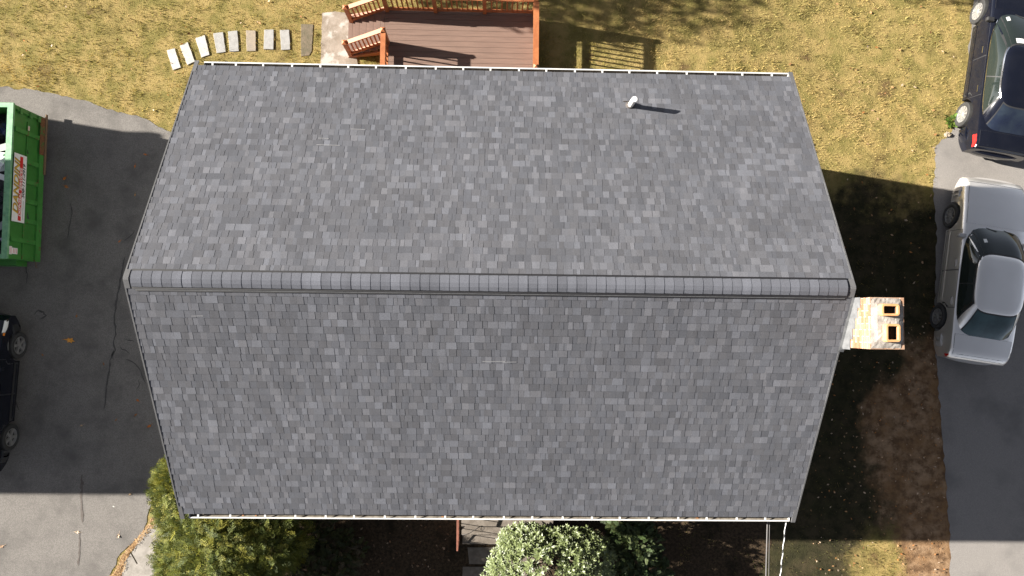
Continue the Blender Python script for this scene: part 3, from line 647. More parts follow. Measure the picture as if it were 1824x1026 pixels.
for y in (4.02,3.30,2.80,2.30,1.80,1.28): MB().box(0.001,0.045,y-0.055,y+0.055,0.42,ZT-0.09 if y in (4.02,1.28) else 0.90).obj('rib', M['green_rib'], dm)
MB().box(0.001,0.030,Y0+0.02,Y1-0.3,0.90,0.925).obj('rib', M['green_rib'], dm)
MB().box(0.001,0.055,Y0,Y1-0.02,0.20,0.415).obj('bottom_rail', M['green_rib'], dm)
MB().box(0.056,0.078,3.1,Y1+0.08,0.16,0.24).obj('rub_plank', M['plank'], dm)
MB().box(0.0555,0.066,3.6,Y1-0.03,0.25,0.44).obj('rust_bracket', M['rust'], dm)
hg = MB(); hg.box(0.001,0.04,Y1-0.14,Y1-0.10,0.55,1.35); hg.tube([(0.03,Y1-0.12,0.5),(0.03,Y1-0.12,1.38)],0.022,8)
for z in (0.5,0.85,1.25): hg.box(0.0465,0.075,Y1-0.20,Y1-0.06,z-0.05,z+0.05)
hg.obj('gate_hinge', M['green_rib'], dm)
ho = MB(); ho.tube([(-0.35,Y0-0.01,0.3),(-0.35,Y0-0.12,0.28),(-0.30,Y0-0.13,0.34)],0.012,6); ho.tube([(0.0,Y0-0.01,0.3),(-0.02,Y0-0.14,0.25),(0.03,Y0-0.15,0.3)],0.012,6); ho.obj('tarp_hook', M['plank'], dm, True)
MB().box(-WD+0.1,-0.25,Y0-0.13,Y0-0.001,0.25,0.7).obj('push_block', M['green'], dm)
for y in (1.3,4.1):
    for x in (-0.3,-WD+0.3):
        w = MB(); w.lathe([(0.0,-0.06),(0.10,-0.06),(0.10,0.06),(0.0,0.06)],16,T=lambda p: (p[0]+x,p[1]+y,p[2]+0.112)); w.obj('roller', M['rust'], dm, True, 40)
sg = MB().box(0.0465,0.052,1.72,3.42,0.935,1.435).obj('sign', M['sign_white'], dm)
def text(s, y, z, size, m, x, sx=1.0, shear=0.28, ext=0.0012, bold=0.0):
    cu = bpy.data.curves.new('sign_lettering', 'FONT'); cu.body = s; cu.size = size; cu.shear = shear; cu.extrude = ext; cu.offset = bold
    tmp = bpy.data.objects.new('lettering_source', cu); COL.objects.link(tmp); cu.materials.append(m)
    me = bpy.data.meshes.new_from_object(tmp.evaluated_get(bpy.context.evaluated_depsgraph_get())); bpy.data.objects.remove(tmp)
    me.materials.clear(); me.materials.append(m); o = link('sign_lettering', me, sg)
    o.location = (x, y, z); o.rotation_euler = (R(90), 0, R(90)); o.scale = (sx, 1, 1); return o
text('DANDINI', 1.915, 1.215, 0.285, M['sign_dark'], 0.0530, 1.12, 0.3, 0.0004, 0.010)
text('DANDINI', 1.905, 1.222, 0.285, M['sign_yellow'], 0.0545, 1.12, 0.3, 0.0006, 0.004)
MB().box(0.0525,0.0535,1.76,3.37,1.085,1.205).obj('red_band', M['sign_red'], sg)
text('DISPOSAL SERVICES', 1.86, 1.102, 0.125, M['sign_white'], 0.0545, 1.11, 0.2, 0.0004, 0.003)
text('508-111-2919', 2.34, 0.985, 0.135, M['sign_dark'], 0.0535, 1.12, 0.25, 0.0004, 0.004)
MB().box(0.0525,0.0535,1.80,2.28,1.0,1.02).obj('fine_print', M['sign_grey'], sg)
for (y0,y1,z0,z1) in ((4.12,4.23,0.79,0.91),(0.92,1.07,1.08,1.30),(0.90,1.10,1.30,1.40)):
    st = MB().box(0.001,0.004,y0,y1,z0,z1).obj('sticker', M['sign_white'], dm)
    for q in range(3): MB().box(0.0045,0.0055,y0+0.015,y1-0.015,z0+(z1-z0)*(0.12+0.3*q),z0+(z1-z0)*(0.2+0.3*q)).obj('sticker_print', M['sign_red'], st)

rd = random.Random(17)
hp = MB(); rows = []
for i in range(26):
    row = []
    for j in range(14):
        y = Y0+0.07+(Y1-Y0-0.14)*i/25; x = -11.93-WD+0.06+(WD-0.12)*j/13
        row.append((x, y, 0.62+0.18*math.sin(i*0.9+j*0.6)+rd.uniform(-0.13,0.13)))
    rows.append(row)
hp.grid(rows)
for k in range(160):
    c = Vector((-11.93-rd.uniform(0.12,1.9), rd.uniform(Y0+0.2,Y1-0.2), rd.uniform(0.7,1.0))); e = Euler((rd.uniform(-.9,.9), rd.uniform(-.9,.9), rd.uniform(0,6.3)))
    a, d_ = rd.uniform(0.08,0.26), rd.uniform(0.05,0.16)
    hp.add([c+(Vector(v)).copy() if False else c+Vector(v).__class__(v) for v in [tuple(Vector(q).xyz) for q in []]] or
           [tuple(c + (e.to_matrix() @ Vector(q))) for q in ((-a,-d_,0),(a,-d_,0),(a,d_,0.01),(-a,d_,0.02))], [(0,1,2,3)])
tag(hp.obj('debris', M['scrap']), 'dark torn shingles and scraps heaped inside the green dumpster', 'debris', kind='stuff')
def lump(name, lb, cat, c, sx, sy, sz, m, amp=0.25, seed=0):
    r = np.random.default_rng(seed); b_ = MB(); rows = []; nu, nv = 9, 14
    for i in range(nu):
        th = math.pi*(i+0.02)/(nu-1+0.04); row = []
        for j in range(nv):
            ph = 2*math.pi*j/nv; k = 1+amp*(r.random()*2-1)
            row.append((c[0]+sx*k*math.sin(th)*math.cos(ph), c[1]+sy*k*math.sin(th)*math.sin(ph), c[2]+sz*k*math.cos(th)))
        rows.append(row)
    b_.grid(rows, closed=True); return tag(b_.obj(name, m), lb, cat)
def board(name, lb, cat, c, w, l, t, rot, m):
    e = Euler([R(v) for v in rot]).to_matrix(); b_ = MB().box(-w/2,w/2,-l/2,l/2,-t/2,t/2,T=lambda p: tuple(Vector(c)+e@Vector(p))); return tag(b_.obj(name, m), lb, cat)
lump('crumpled_sheet', 'crumpled white plastic sheet in the sunlit part of the dumpster', 'sheet', (-12.30,3.20,1.36), 0.26,0.24,0.12, M['paper'], 0.3, 1)
board('foam_board', 'flat white board fragment lying above the crumpled sheet in the dumpster', 'board', (-12.24,3.52,1.42), 0.34,0.16,0.03, (12,8,20), M['paper'])
board('packing_sheet', 'pale folded sheet below the crumpled white plastic in the dumpster', 'sheet', (-12.32,2.85,1.36), 0.55,0.14,0.02, (10,-6,-18), M['paper'])
lump('rubbish_bag', 'blue grey plastic bag in the upper corner of the dumpster', 'bag', (-12.35,4.1,0.92), 0.22,0.2,0.14, M['blue'], 0.3, 3)
lump('rubbish_bag', 'shiny black rubbish bag near the middle of the dumpster', 'bag', (-12.3,2.25,0.95), 0.28,0.3,0.18, M['bag'], 0.25, 4)
board('grey_plank', 'slanted dark grey board across the middle of the dumpster', 'board', (-12.2,1.75,1.05), 0.6,0.16,0.04, (5,14,40), M['sign_grey'])
lump('plastic_wrap', 'crumpled lilac plastic wrap near the lower end of the dumpster', 'wrap', (-12.2,1.32,1.0), 0.16,0.2,0.12, M['purple'], 0.35, 5)
board('lime_strip', 'lime green plastic strip beside the lilac wrap in the dumpster', 'strip', (-12.17,1.12,1.04), 0.26,0.07,0.02, (4,6,-25), M['lime'])
lump('rubbish_bag', 'dark blue bag in the bottom corner of the dumpster', 'bag', (-12.15,0.98,0.92), 0.13,0.12,0.1, M['blue'], 0.3, 6)

# ------------------------------------------------------------------ cars
def lerp_tab(tab_, y):
    for (a, za), (c, zc) in zip(tab_, tab_[1:]):
        if y <= c: return za+(zc-za)*max(0,(y-a))/(c-a)
    return tab_[-1][1]
def make_car(name, label, loc, rz, p):
    car = thing(name, label, 'car', loc, rz)
    yr, yf, W, sill = p['yr'], p['yf'], p['W'], p['sill']; ym, hl = (yr+yf)/2, (yf-yr)/2
    def section(y):
        t = (y-ym)/hl; wf = (1-min(0.985,abs(t))**p.get('plan',9))**(1/p.get('plan',9)); w = W*(0.72+0.28*wf)*(1-0.05*max(0,abs(t)-0.4)/0.6)
        T = lerp_tab(p['top'], y); B = sill + 0.16*max(0, (abs(t)-0.86)/0.14)
        for yw in p['wy']:
            d = abs(y-yw)
            if d < p['arch']: B = max(B, p['wr']+math.sqrt(p['arch']**2-d*d))
        zs = T-0.085; B = min(B, zs-0.05)
        P = []
        for f in (0,0.12,0.3,0.5,0.7,0.88,1.0):
            z = B+(zs-B)*f; q = (z-0.52)/0.45; P.append((w*(1-0.055*q*q-(0.02 if z > p['crease'] else 0)), y, z))
        P += [(w*0.925,y,T-0.040),(w*0.86,y,T-0.012),(w*0.6,y,T+0.010),(w*0.3,y,T+0.022),(0,y,T+0.026)]
        return P
    ys = sorted(set(list(np.linspace(yr,yf,64)) + [yw+p['arch']*math.cos(a)*1.0001 for yw in p['wy'] for a in np.linspace(0,math.pi,15)]))
    bd = MB(); rows = []
    for y in ys:
        h = section(y); rows.append([(-a,b_,c) for a,b_,c in h] + [q for q in h[-2::-1]])
    bd.grid(rows)
    n = len(rows[0]); bd.add(rows[0], [tuple(range(n))]); bd.add(rows[-1], [tuple(range(n-1,-1,-1))])
    bd.obj('body', p['paint'], car, True, 42)
    ub = MB(); ub.box(-W+0.28,W-0.28,yr+0.25,yf-0.25,sill,0.62)
    for sx in (-1,1): ub.box(*sorted((sx*(W-0.279),sx*(W-0.055))), p['wy'][1]+p['arch'], p['wy'][0]-p['arch'], sill+0.005, 0.55)
    ub.obj('underbody', M['trim'], car)
    def surf(y, k):
        h = section(y); i = int(k); f = k-i; a = h[i]; c = h[min(i+1,len(h)-1)]; return Vector(a).lerp(Vector(c), f)
    def patch(nm, y0, y1, k0, k1, off, m, side=1, parent=None, nyy=8, nk=6, both=False):
        b_ = MB()
        for sx in ((1,-1) if both else (side,)):
            rows_ = []
            for i in range(nyy+1):
                y = y0+(y1-y0)*i/nyy; row = []
                for j in range(nk+1):
                    k = k0+(k1-k0)*j/nk; q = surf(y, k); up = max(0,min(1,(k-5.5)/2.5))
                    row.append((sx*(q.x+off*(1-up)), q.y, q.z+off*up))
                rows_.append(row if sx > 0 else row[::-1])
            b_.grid(rows_)
            ed = [r_[0] for r_ in rows_]+rows_[-1][1:]+[r_[-1] for r_ in rows_[-2::-1]]+rows_[0][-2:0:-1]
            b_.grid([ed, [(x-sx*off*1.6*(abs(x) > W*0.86), y, z-off*1.6) for x,y,z in ed]], 0, True)
        return b_.obj(nm, m, parent or car, True, 40)
    # bonnet and boot lid, doors
    def lid(nm, y0, y1, kw):
        b_ = MB(); rows_ = []
        for i in range(9):
            y = y0+(y1-y0)*i/8; h = [surf(y,kw+(11-kw)*j/5) for j in range(6)]
            rows_.append([(-q.x,q.y,q.z+0.006) for q in h]+[(q.x,q.y,q.z+0.006) for q in h[-2::-1]])
        b_.grid(rows_); ed = [r_[0] for r_ in rows_]+rows_[-1][1:]+[r_[-1] for r_ in rows_[-2::-1]]+rows_[0][-2:0:-1]
        b_.grid([ed,[(x,y,z-0.012) for x,y,z in ed]],0,True); return b_.obj(nm, p['paint'], car, True, 40)
    def gap(y0, y1, kw):
        rows_ = []
        for i in range(9):
            y = y0+(y1-y0)*i/8; h = [surf(y,kw+(11-kw)*j/5) for j in range(6)]
            rows_.append([(-q.x,q.y,q.z+0.003) for q in h]+[(q.x,q.y,q.z+0.003) for q in h[-2::-1]])
        MB().grid(rows_).obj('shut_line', M['trim'], car, True, 40)
    gap(p['cowl']+0.019, yf-0.128, 7.86)
    if 'boot' in p: gap(yr+0.038, p['boot']+0.004, 7.86)
    lid('bonnet', p['cowl']+0.02, yf-0.14, 8.0)
    if 'boot' in p: lid('boot_lid', yr+0.05, p['boot'], 8.0)
    for side in (1,-1):
        for (y0,y1) in p['doors']:
            patch('door_gap', y0-0.012, y1+0.012, 1.0, 6.9, 0.0025, M['trim'], side)
            d_ = patch('door', y0, y1, 1.15, 6.8, 0.0055, p['paint'], side, nyy=6)
            q = surf(y0+0.16, 5.2); MB().box(*sorted((side*(q.x+0.004),side*(q.x+0.034))), y0+0.08, y0+0.26, q.z-0.014, q.z+0.014).obj('door_handle', p['handle'], d_)
        patch('side_moulding', p['wy'][1]+p['arch']+0.04, p['wy'][0]-p['arch']-0.04, 1.75, 2.35, 0.013, p['mould'], side, nk=2)
        q = surf(p['cowl']-0.30, 6.4); mr = MB(); mr.box(*sorted((side*(q.x-0.05),side*(q.x+0.15))), p['cowl']-0.40,p['cowl']-0.29,q.z+0.02,q.z+0.15); mo = mr.obj('side_mirror', p['mirror'], car)
        bv = mo.modifiers.new('bevel','BEVEL'); bv.width = 0.03; bv.segments = 2
    for (nm, y0, y1, ks, m_) in p['lights']: 
        for side in (1,-1): patch(nm, y0, y1, ks[0], ks[1], 0.008, m_, side, nyy=4)
    # bumpers
    for (y0, y1) in ((yr, yr+0.22),(yf-0.22, yf)):
        b_ = MB(); s0 = -1 if y0 == yr else 1; rows_ = []
        for k in range(17):
            a = (k/16-0.5)*2; x = W*1.005*a; e = abs(a)**6
            yy_ = (y0 if s0 < 0 else y1) + s0*(0.055-0.42*e*0.9 - 0.07*a*a)
            rows_.append([(x,yy_-s0*0.10,0.62),(x,yy_,0.60),(x,yy_+s0*0.012,0.50),(x,yy_,0.36),(x,yy_-s0*0.10,0.27)])
        b_.grid(rows_); b_.grid([r_[::-1] for r_ in [[(x,y-s0*0.12,z) for x,y,z in r__] for r__ in rows_]])
        for r__ in (rows_[0], rows_[-1]): pass
        b_.obj('bumper', p['bump'], car, True, 50)
    # greenhouse
    g = p['gh']; n_ = 4.2
    LB = (g['wb'], (p['cowl']+g['yrb'])/2, (p['cowl']-g['yrb'])/2); LR = (g['wr'], (g['yrf']+g['yrr'])/2, (g['yrf']-g['yrr'])/2)
    def zb(y): return lerp_tab(p['top'], y)-0.03
    def lp(v, kind, a, o=0.0):
        def pt(Lq, vv):
            w_, m_, l_ = Lq[0]+o, Lq[1], Lq[2]+o
            if kind == 's': x = w_*(1-abs(a)**n_)**(1/n_); y = m_+l_*a
            elif kind == 'f': x = w_*a; y = m_+l_*(1-abs(a)**n_)**(1/n_)
            else: x = w_*a; y = m_-l_*(1-abs(a)**n_)**(1/n_)
            return x, y
        xb_, yb_ = pt(LB, 0); xr_, yr_ = pt(LR, 1); x = xb_+(xr_-xb_)*v; y = yb_+(yr_-yb_)*v
        bul = 0.035*math.sin(math.pi*v); z = zb(yb_)+(g['zr']-zb(yb_))*v
        k = 1+bul/g['wb'] if kind == 's' else 1.0
        return Vector((x*k, y + (bul*0.8 if kind == 'f' else -bul*0.8 if kind == 'r' else 0), z + (bul*0.7 if kind != 's' else 0)))
    def loop(L_, z_, sc_=1.0, nn=64):
        P = []
        for k in range(nn):
            t = 2*math.pi*k/nn; c_, s_ = math.cos(t), math.sin(t)
            P.append((L_[0]*sc_*math.copysign(abs(c_)**(2/n_), c_), L_[1]+L_[2]*sc_*math.copysign(abs(s_)**(2/n_), s_), z_ if not callable(z_) else z_(L_[1]+L_[2]*math.copysign(abs(s_)**(2/n_), s_))))
        return P
    gb = MB(); A_, B_ = loop(LB, zb), loop(LR, g['zr']); mid = []
    for v in np.linspace(0,1,7):
        bul = 0.035*math.sin(math.pi*v)
        mid.append([((a[0]+(c[0]-a[0])*v)*(1+bul/g['wb']), (a[1]+(c[1]-a[1])*v)+bul*0.8*max(-1,min(1,3*((a[1]-LB[1])/LB[2])**5)), a[2]+(c[2]-a[2])*v) for a, c in zip(A_, B_)])
    gb.grid(mid, 0, True)
    gb.grid([B_]+[loop(LR, g['zr']+dz, s_) for s_, dz in ((0.95,0.022),(0.8,0.040),(0.5,0.055),(0.2,0.06),(0.01,0.06))], 0, True)
    gb.obj('roof', p['paint'], car, True, 60)
    def pane(nm, kind, a0, a1, v0, v1, m_, sx=1, o=0.012, parent=None, na=12, nv=5):
        rows_ = []
        for i in range(na+1):
            a = a0+(a1-a0)*i/na; row = []
            for j in range(nv+1):
                q = lp(v0+(v1-v0)*j/nv, kind, a, o); row.append((q.x*sx, q.y, q.z))
            rows_.append(row if (sx > 0) else row[::-1])
        return MB().grid(rows_).obj(nm, m_, parent or car, True)
    pane('window_seal','f',-0.93,0.93,0.0,0.99,M['trim'],o=0.008); pane('windshield','f',-0.89,0.89,0.06,0.95,M['glass'])
    pane('window_seal','r',-g['rg'],g['rg'],0.03,0.99,M['trim'],o=0.008); pane('rear_window','r',-g['rg']+0.03,g['rg']-0.03,0.07,0.95,p['rglass'])
    for sx in (1,-1):
        pane('window_seal','s',g['s'][0]-0.03,g['s'][-1]+0.03,0.03,0.97,p['surround'],sx,0.008)
        for a0, a1 in zip(g['s'], g['s'][1:]): pane('side_window','s',a0+0.012,a1-0.012,0.09,0.91,M['glass'],sx)
        if p.get('chrome'):
            for vv in (0.03, 0.95): pane('window_trim','s',g['s'][0]-0.03,g['s'][-1]+0.03,vv,vv+0.05,M['chrome'],sx,0.016,nv=1)
    for (nm, kind, a0, a1, v0, v1, m_) in p.get('stickers', []): pane(nm, kind, a0, a1, v0, v1, m_, 1, 0.016, na=2, nv=2)
    for a in (-0.45, 0.12):
        q0, q1 = lp(0.05,'f',a,0.02), lp(0.20,'f',a+0.42,0.03); MB().bar(tuple(q0),tuple(q1),0.016,0.016).obj('wiper', M['trim'], car)
    # wheels
    wr = p['wr']; tm = MB()
    tm.lathe([(wr*0.66,-0.10),(wr*0.9,-0.105),(wr*0.985,-0.085),(wr,-0.05),(wr,0.05),(wr*0.985,0.085),(wr*0.9,0.105),(wr*0.70,0.098),(wr*0.66,0.085),(wr*0.66,-0.10)],32)
    tm = tm.mesh('wheel', M['tyre'], True, 40)
    rmm = MB(); rmm.lathe([(wr*0.665,0.0),(wr*0.665,0.092),(wr*0.63,0.094),(wr*0.60,0.05),(wr*0.58,0.03)],32); rmm.lathe([(wr*0.6,0.035),(0.001,0.03)],32,1)
    ns = p['spokes']
    for k in range(ns):
        a = 2*math.pi*k/ns; c_, s_ = math.cos(a), math.sin(a); w0, w1 = p['spw']
        def TT(q, c_=c_, s_=s_): return (q[0], q[1]*c_-q[2]*s_, q[1]*s_+q[2]*c_)
        vs_ = [TT(q) for q in ((0.04,0.02,-w0),(0.04,0.02,w0),(0.04,wr*0.63,w1),(0.04,wr*0.63,-w1),(0.085,0.02,-w0*0.8),(0.085,0.02,w0*0.8),(0.092,wr*0.63,w1*0.8),(0.092,wr*0.63,-w1*0.8))]
        rmm.add(vs_, [(0,1,2,3),(7,6,5,4),(0,4,5,1),(1,5,6,2),(2,6,7,3),(3,7,4,0)])
    rmm.lathe([(0.065,0.05),(0.062,0.094),(0.05,0.100),(0.001,0.101)],20)
    rmm = rmm.mesh('rim', [p['rim'], M['trim']], True, 35)
    for yw in p['wy']:
        for sx in (1,-1):
            w_ = link('wheel', tm, car); w_.location = (sx*(W-0.085), yw, wr); w_.rotation_euler = (0.3*yw, 0, 0 if sx > 0 else math.pi)
            r_ = link('rim', rmm, w_)
    return car
sil = dict(yr=-2.42,yf=2.40,W=0.90,sill=0.20,crease=0.62,plan=7,wr=0.325,arch=0.385,wy=(1.37,-1.37),cowl=1.10,boot=-1.80,
    top=[(-2.42,0.80),(-2.34,0.90),(-2.2,0.955),(-1.75,0.985),(-1.0,0.98),(0.3,0.955),(1.0,0.93),(1.6,0.86),(2.15,0.76),(2.32,0.68),(2.40,0.60)],
    paint=M['silver'],handle=M['silver_dim'],mould=M['silver'],mirror=M['silver_dim'],bump=M['silver_dim'],doors=((-0.12,0.93),(-1.12,-0.15)),rglass=M['glass_blue'],surround=M['trim'],
    lights=[('tail_light',-2.405,-2.33,(4.2,6.4),M['red_lens']),('headlight',2.12,2.34,(4.5,7.0),M['white_lens'])],
    gh=dict(wb=0.80,wr=0.635,yrb=-1.86,yrf=0.29,yrr=-1.18,zr=1.39,rg=0.80,s=(-0.70,-0.08,0.82)),spokes=10,spw=(0.014,0.022),rim=M['alloy_dim'],
    stickers=[('toll_tag','f',-0.62,-0.50,0.50,0.62,M['paper'])])
make_car('sedan', 'silver four door sedan parked in the shade of the house on the right driveway', (12.91,0.886,0.009), R(-8.24), sil)
blk = dict(yr=-2.46,yf=2.42,W=0.90,sill=0.20,crease=0.66,plan=6,wr=0.335,arch=0.40,wy=(1.44,-1.44),cowl=1.30,boot=-2.02,
    top=[(-2.46,0.82),(-2.40,0.93),(-2.28,0.985),(-1.95,1.01),(-1.0,1.0),(0.3,0.97),(1.2,0.94),(1.8,0.86),(2.2,0.74),(2.42,0.58)],
    paint=M['blackpaint'],handle=M['chrome'],mould=M['blackpaint'],mirror=M['trim'],bump=M['blackpaint'],doors=((0.02,1.05),(-1.05,-0.01)),rglass=M['glass_navy'],surround=M['trim'],chrome=1,
    lights=[('tail_light',-2.42,-2.12,(4.9,6.7),M['red_lens']),('tail_light_edge',-2.43,-2.38,(6.7,7.2),M['white_lens']),('headlight',2.02,2.34,(4.5,7.4),M['white_lens'])],
    gh=dict(wb=0.79,wr=0.60,yrb=-2.04,yrf=0.20,yrr=-1.40,zr=1.38,rg=0.80,s=(-0.72,-0.12,0.82)),spokes=10,spw=(0.020,0.030),rim=M['alloy'],
    stickers=[('dash_paper','f',-0.55,-0.25,0.82,0.94,M['paper']),('inspection_sticker','f',-0.66,-0.54,0.18,0.30,M['sign_white'])])
make_car('sedan', 'glossy black sedan with bright alloy wheels parked beyond the silver one', (13.71,6.40,0.009), R(-9.34), blk)
suv = dict(yr=-2.05,yf=1.93,W=0.86,sill=0.25,crease=0.75,plan=5,wr=0.345,arch=0.405,wy=(1.17,-1.19),cowl=0.95,
    top=[(-2.05,0.95),(-1.98,1.05),(-1.0,1.06),(0.3,1.05),(0.95,1.03),(1.5,0.96),(1.80,0.84),(1.93,0.66)],
    paint=M['blackpaint'],handle=M['blackpaint'],mould=M['trim'],mirror=M['blackpaint'],bump=M['trim'],doors=((-0.05,0.82),(-0.95,-0.08)),rglass=M['glass'],surround=M['trim'],
    lights=[('tail_light',-2.03,-1.9,(4.0,7.6),M['red_lens']),('headlight',1.50,1.80,(5.4,7.2),M['white_lens']),('turn_signal',1.42,1.49,(5.4,6.6),M['amber'])],
    gh=dict(wb=0.76,wr=0.60,yrb=-1.95,yrf=0.30,yrr=-1.75,zr=1.58,rg=0.8,s=(-0.85,-0.4,0.05,0.80)),spokes=5,spw=(0.030,0.040),rim=M['alloy_dim'])
make_car('compact_suv', 'small black sport utility car in the shade at the edge of the left driveway', (-13.135,-2.50,0.009), R(-2.83), suv)

# ------------------------------------------------------------------ shrubs
def sprays(N, ctr, rad, cols, ln=(0.22,0.42), tw=0.026, seed=0, minz=-0.25, droop=0.25, zmin=0.03):
    r = np.random.default_rng(seed); Q = []; C = []
    for i in range(N):
        k = r.integers(len(ctr)); c = np.array(ctr[k]); rr = np.array(rad[k])
        d = r.normal(size=3); d /= np.linalg.norm(d)
        if d[2] < minz: d[2] = -d[2]
        f = r.uniform(0.62,1.06); o = c+rr*d*f*(0.86+0.28*vnoise(np.array(d[0]*4+k*7+9),np.array(d[1]*4+d[2]*3+9),3))
        if o[2] < zmin: continue
        ax = d*np.array([1,1,0.25])+r.normal(size=3)*np.array([0.5,0.5,0.2]); ax[2] -= droop*r.random()*0.6; ax /= np.linalg.norm(ax)
        sd_ = np.cross(ax, r.normal(size=3)*0.4+np.array([0,0,1])); sd_ /= np.linalg.norm(sd_); L = r.uniform(*ln)
        col = np.array(cols[r.integers(len(cols))])*r.uniform(0.75,1.25)
        Q.append([o,o+sd_*tw*0.4,o+ax*L+sd_*tw*0.2,o+ax*L]); C.append(col*0.8)
        for j in range(6):
            b0 = o+ax*L*(0.12+0.14*j); l2 = L*0.42*(1-0.11*j)
            for sg_ in (1,-1):
                dd = ax*0.75+sd_*sg_*0.75+r.normal(size=3)*0.15; dd /= np.linalg.norm(dd); n2 = np.cross(dd, np.cross(ax,sd_)); n2 /= np.linalg.norm(n2)+1e-9
                Q.append([b0-n2*tw*0.3,b0+dd*l2*0.5-n2*tw*0.5,b0+dd*l2,b0+dd*l2*0.5+n2*tw*0.5]); C.append(col*r.uniform(0.85,1.2))
    return np.array(Q), np.array(C)
YC = [(-7.15,-5.35,1.35),(-6.5,-6.1,1.5),(-7.2,-6.7,1.1),(-6.1,-7.1,1.3),(-5.4,-6.0,1.2),(-7.45,-4.6,1.7)]
YR = [(0.80,0.85,1.0),(1.05,0.95,1.1),(0.85,0.9,0.9),(1.0,0.9,1.0),(0.75,0.8,0.9),(0.42,0.55,0.6)]
yew = thing('yew_shrub', 'yellow green feathery evergreen shrub at the lower left house corner', 'shrub')
Q, C_ = sprays(9500, YC, YR, [(0.135,0.15,0.022),(0.105,0.125,0.022),(0.065,0.085,0.018),(0.19,0.18,0.024)], (0.18,0.38), 0.019, 1)
quads('foliage', Q, C_, M['foliage'], yew)
st_ = MB()
for c in YC:
    for k in range(3): st_.tube([(c[0]*0.7-6.8*0.3,c[1]*0.7-6.2*0.3,0.0),(c[0]+rd.uniform(-.2,.2),c[1]+rd.uniform(-.2,.2),c[2])],[0.04,0.012],6)
st_.obj('stem', M['bark'], yew)
dk = thing('dark_shrub', 'thin dark shrub in shade below the gutter, next to the feathery evergreen', 'shrub')
Q, C_ = sprays(900, [(-4.6,-6.1,0.55),(-4.4,-7.0,0.5),(-3.9,-6.6,0.4)], [(0.7,0.7,0.5),(0.7,0.6,0.5),(0.6,0.6,0.4)], [(0.05,0.055,0.015),(0.04,0.05,0.016),(0.07,0.055,0.03)], (0.14,0.3), 0.03, 2)
quads('foliage', Q, C_, M['foliage'], dk)
b = MB()
for k in range(22): b.tube([(-4.4+rd.uniform(-.5,.5),-6.5+rd.uniform(-.5,.5),0.0),(-4.3+rd.uniform(-1.1,1.1),-6.5+rd.uniform(-.9,.9),rd.uniform(0.5,1.1))],[0.012,0.005],5)
b.obj('stem', M['bark'], dk)

def rosette(seed):
    r = np.random.default_rng(seed); b_ = MB(); n = 8
    for k in range(n):
        a = 2*math.pi*k/n+r.uniform(-.25,.25); L = r.uniform(0.12,0.18); w = L*0.155; el = R(r.uniform(5,50)); c_, s_ = math.cos(a), math.sin(a)
        tip = (c_*L*math.cos(el), s_*L*math.cos(el), L*math.sin(el)*0.7); m_ = [t*0.55 for t in tip]; m_[2] += 0.012
        px = (-s_*w, c_*w); v = r.uniform(0.8,1.2); col = (0.135*v,0.165*v,0.062*v) if r.random() < 0.65 else (0.078*v,0.102*v,0.034*v)
        b_.add([(c_*0.01,s_*0.01,0),(m_[0]+px[0],m_[1]+px[1],m_[2]+0.006),tip,(m_[0]-px[0],m_[1]-px[1],m_[2]+0.006),tuple(m_)], [(0,4,1),(4,2,1),(0,3,4),(4,3,2)], 0, col)
    b_.add([(0.012,0,0.0),(-0.006,0.01,0.0),(-0.006,-0.01,0.0),(0,0,0.03)], [(0,1,3),(1,2,3),(2,0,3)], 0, (0.2,0.22,0.07))
    return b_
rh = thing('rhododendron', 'rounded rhododendron with pale green leaf whorls in sun below the gutter', 'shrub', (1.45,-6.75,0))
ROS = [rosette(k) for k in range(6)]; RM = [q.mesh('leaf_whorl', M['glossleaf'], True) for q in ROS]
rr_ = np.random.default_rng(4); spots = []
RB = [((0.0,0.0,1.0),(1.45,0.95,1.15)),((-0.7,-0.35,1.05),(0.9,0.9,1.0)),((0.7,0.15,0.9),(0.95,0.8,1.0)),((0.1,-0.9,0.9),(1.45,0.8,1.0)),((-0.5,0.55,0.8),(0.72,0.45,0.85))]
while len(spots) < 1350:
    (c, q) = RB[rr_.integers(len(RB))]; d = rr_.normal(size=3); d /= np.linalg.norm(d)
    if d[2] < -0.1: continue
    p_ = np.array(c)+np.array(q)*d*rr_.uniform(0.78,1.05)
    if any(np.sum(((p_-np.array(c2))/np.array(q2))**2) < 0.55 for c2, q2 in RB): continue
    spots.append((p_, d))
spots.sort(key=lambda t: -(t[0][2]-0.25*abs(t[0][0]))); acc_v = []; acc_f = []; acc_c = []; fol = MB()
for i, (p_, d) in enumerate(spots):
    nrm = Vector(d)*0.7+Vector((-0.35,0.05,0.75)); qt = nrm.to_track_quat('Z','Y'); e = (qt.to_matrix() @ Euler((0,0,rd.uniform(0,6.28))).to_matrix()); s_ = rd.uniform(0.7,1.05)
    if i < 280:
        o = link('leaf_whorl', RM[i % 6], rh); o.location = p_; o.rotation_euler = e.to_euler(); o.scale = (s_,)*3
    else:
        src = ROS[i % 6]; off = len(fol.v); fol.v += [tuple(Vector(p_)+e@(Vector(v)*s_)) for v in src.v]; fol.f += [tuple(k+off for k in f) for f in src.f]; fol.mi += src.mi; fol.c += src.c
fo = fol.obj('foliage', M['glossleaf'], rh); fo['kind'] = 'stuff'
b = MB()
for k in range(36): 
    p_, d = spots[rd.randrange(len(spots))]; b.tube([(rd.uniform(-.4,.4),rd.uniform(-.3,.3),0),tuple(np.array(p_)*0.6+np.array([0,0,0.1])),tuple(p_*0.97)],[0.022,0.012,0.006],5)
b.obj('stem', M['bark'], rh)
sh = thing('dark_leafy_shrub', 'dark green leafy shrub in shade just right of the pale rhododendron', 'shrub')
